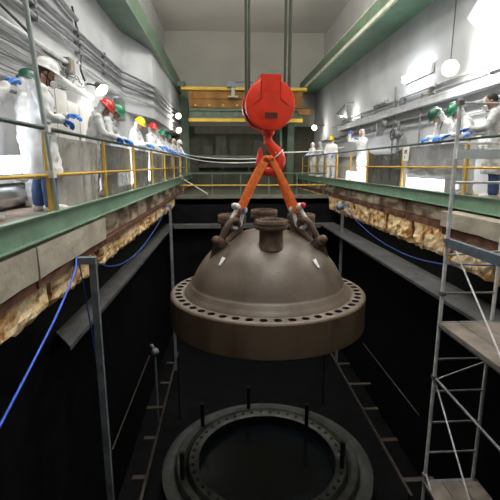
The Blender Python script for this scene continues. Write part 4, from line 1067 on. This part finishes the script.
tb('ledger', (SX0, SY0, -1.66), (SX0, SY1, -1.66), .022); tb('ledger', (SX0, SY0, -4.25), (SX0, SY1, -4.25), .022)
tb('ledger', (SX0-.02, SY0, -.62), (SX0+1.3, SY0-.1, -.52), .016, 'rail_pale')
tb('brace', (SX0, SY0, -2.45), (SX0, SY1, -3.9+1.35), .02); tb('brace', (SX0, SY0, -2.5), (SX1, SY0, -2.22), .014)
tb('brace', (SX0+.1, SY0, -.5), (SX0, 4.0, -1.63), .012, 'galv'); tb('brace', (SX0+.03, SY0, -2.55), (SX0, 4.2, -3.75), .012, 'galv'); tb('brace', (SX0, SY0, -4.05), (SX0, 4.2, -5.0), .012, 'galv')
for z in (1.38, -.42, -1.17, -2.45, -4.1): MB().box((SX0-.034, SY0-.04, z-.03), (SX0+.034, SY0+.04, z+.03)).build('coupler', M['galv_dk'], sc)
for i, z in enumerate((-1.63, -4.23)):
    for k in range(3):
        b = MB().box((SX0-.03+.285*k, SY1-.1, z), (SX0+.245+.285*k, SY0-.02, z+.045))
        o = b.build('scaffold_plank', M['plank']); tag(o, ('left' , 'middle', 'right')[k] + ' worn plank of the ' + ('upper', 'lower')[i] + ' scaffold deck', 'plank', 'scaffold planks')
        MB().box((SX0-.028+.285*k, SY0-.06, z-.005), (SX0+.243+.285*k, SY0-.015, z+.05)).build('end_band', M['galv_dk'], o)
tag(MB().box((SX0-.02, SY0-.08, .68), (SX1+.9, SY0-.03, .80)).build('toe_board', M['plankwhite']), 'pale white board tied across the right scaffold at rail height', 'board')

# ------------------------------------------------------------------ pit posts, hoses
def pit_post(x, y, z, arm, label, m='pitsteel', z1=PZ):
    t = thing('pit_post', label, 'post', (x, y, z1))
    b = MB(); b.box((x-.045, y-.035, z1), (x+.045, y+.035, z)); b.build('upright', M[m], t)
    xa, xb_ = sorted((x-.045*(1 if arm < 0 else -1)+arm, x+.045*(1 if arm < 0 else -1)))
    MB().box((xa, y-.05, z), (xb_, y+.05, z+.09)).build('arm', M[m], t)
    a, c_ = sorted((x+arm*.98, x+arm*.62)); MB().box((a, y-.06, z-.01), (c_, y+.06, z+.10)).build('blue_clamp', M['blueband'], t)
pit_post(-1.79, 5.62, -.70, -.30, 'near grey post with short blue arm against the left pit wall')
pit_post(-1.88, 14.4, -.80, -.24, 'far thin grey post with blue arm against the left pit wall')
pit_post(4.16, 14.7, -.82, .30, 'far thin grey post with blue arm against the right pit wall')
bg_ = MB(); bg_.ball((3.98, 14.4, -.83), (.16, .12, .13), 12, 8); bg_.tube([(3.98, 14.4, -.72), (4.1, 14.45, -.66)], .03); tag(bg_.build('blue_bag', M['motor'], None, 60), 'small blue and white bundle hanging at the far right pit post', 'bag')
def hose(pts, r, m, label):
    tag(MB().tube(smooth_path(pts, 8), r, 8).build('blue_hose', M[m], None, 60), label, 'hose')
hose([(-1.98, 5.55, -.62), (-1.93, 5.3, -.75), (-1.88, 4.6, -1.0), (-1.84, 3.9, -1.2), (-1.8, 3.0, -1.45), (-1.75, 2.0, -1.7)], .013, 'blue', 'bright blue hose running down from the near left post out of the left edge')
hose([(-2.0, 5.7, -.66), (-1.98, 5.75, -1.1), (-1.97, 5.85, -1.6), (-1.95, 5.95, -2.3)], .010, 'bluedk', 'thin dark blue hose hanging straight down beside the near left post')
hose([(-1.95, 6.0, -.72), (-1.92, 6.9, -1.05), (-1.90, 8.2, -1.22), (-1.9, 10.0, -1.2), (-1.92, 12.2, -1.02), (-1.98, 14.3, -.78)], .012, 'bluedk', 'dark blue hose sagging between the two left pit posts')
hose([(4.2, 14.6, -.78), (4.16, 13.0, -1.15), (4.12, 11.0, -1.38), (4.05, 9.0, -1.38), (3.95, 7.4, -1.2), (3.85, 6.4, -.98), (3.82, 5.6, -.8)], .012, 'bluedk', 'dark blue hose sagging along the right pit wall to the scaffold')
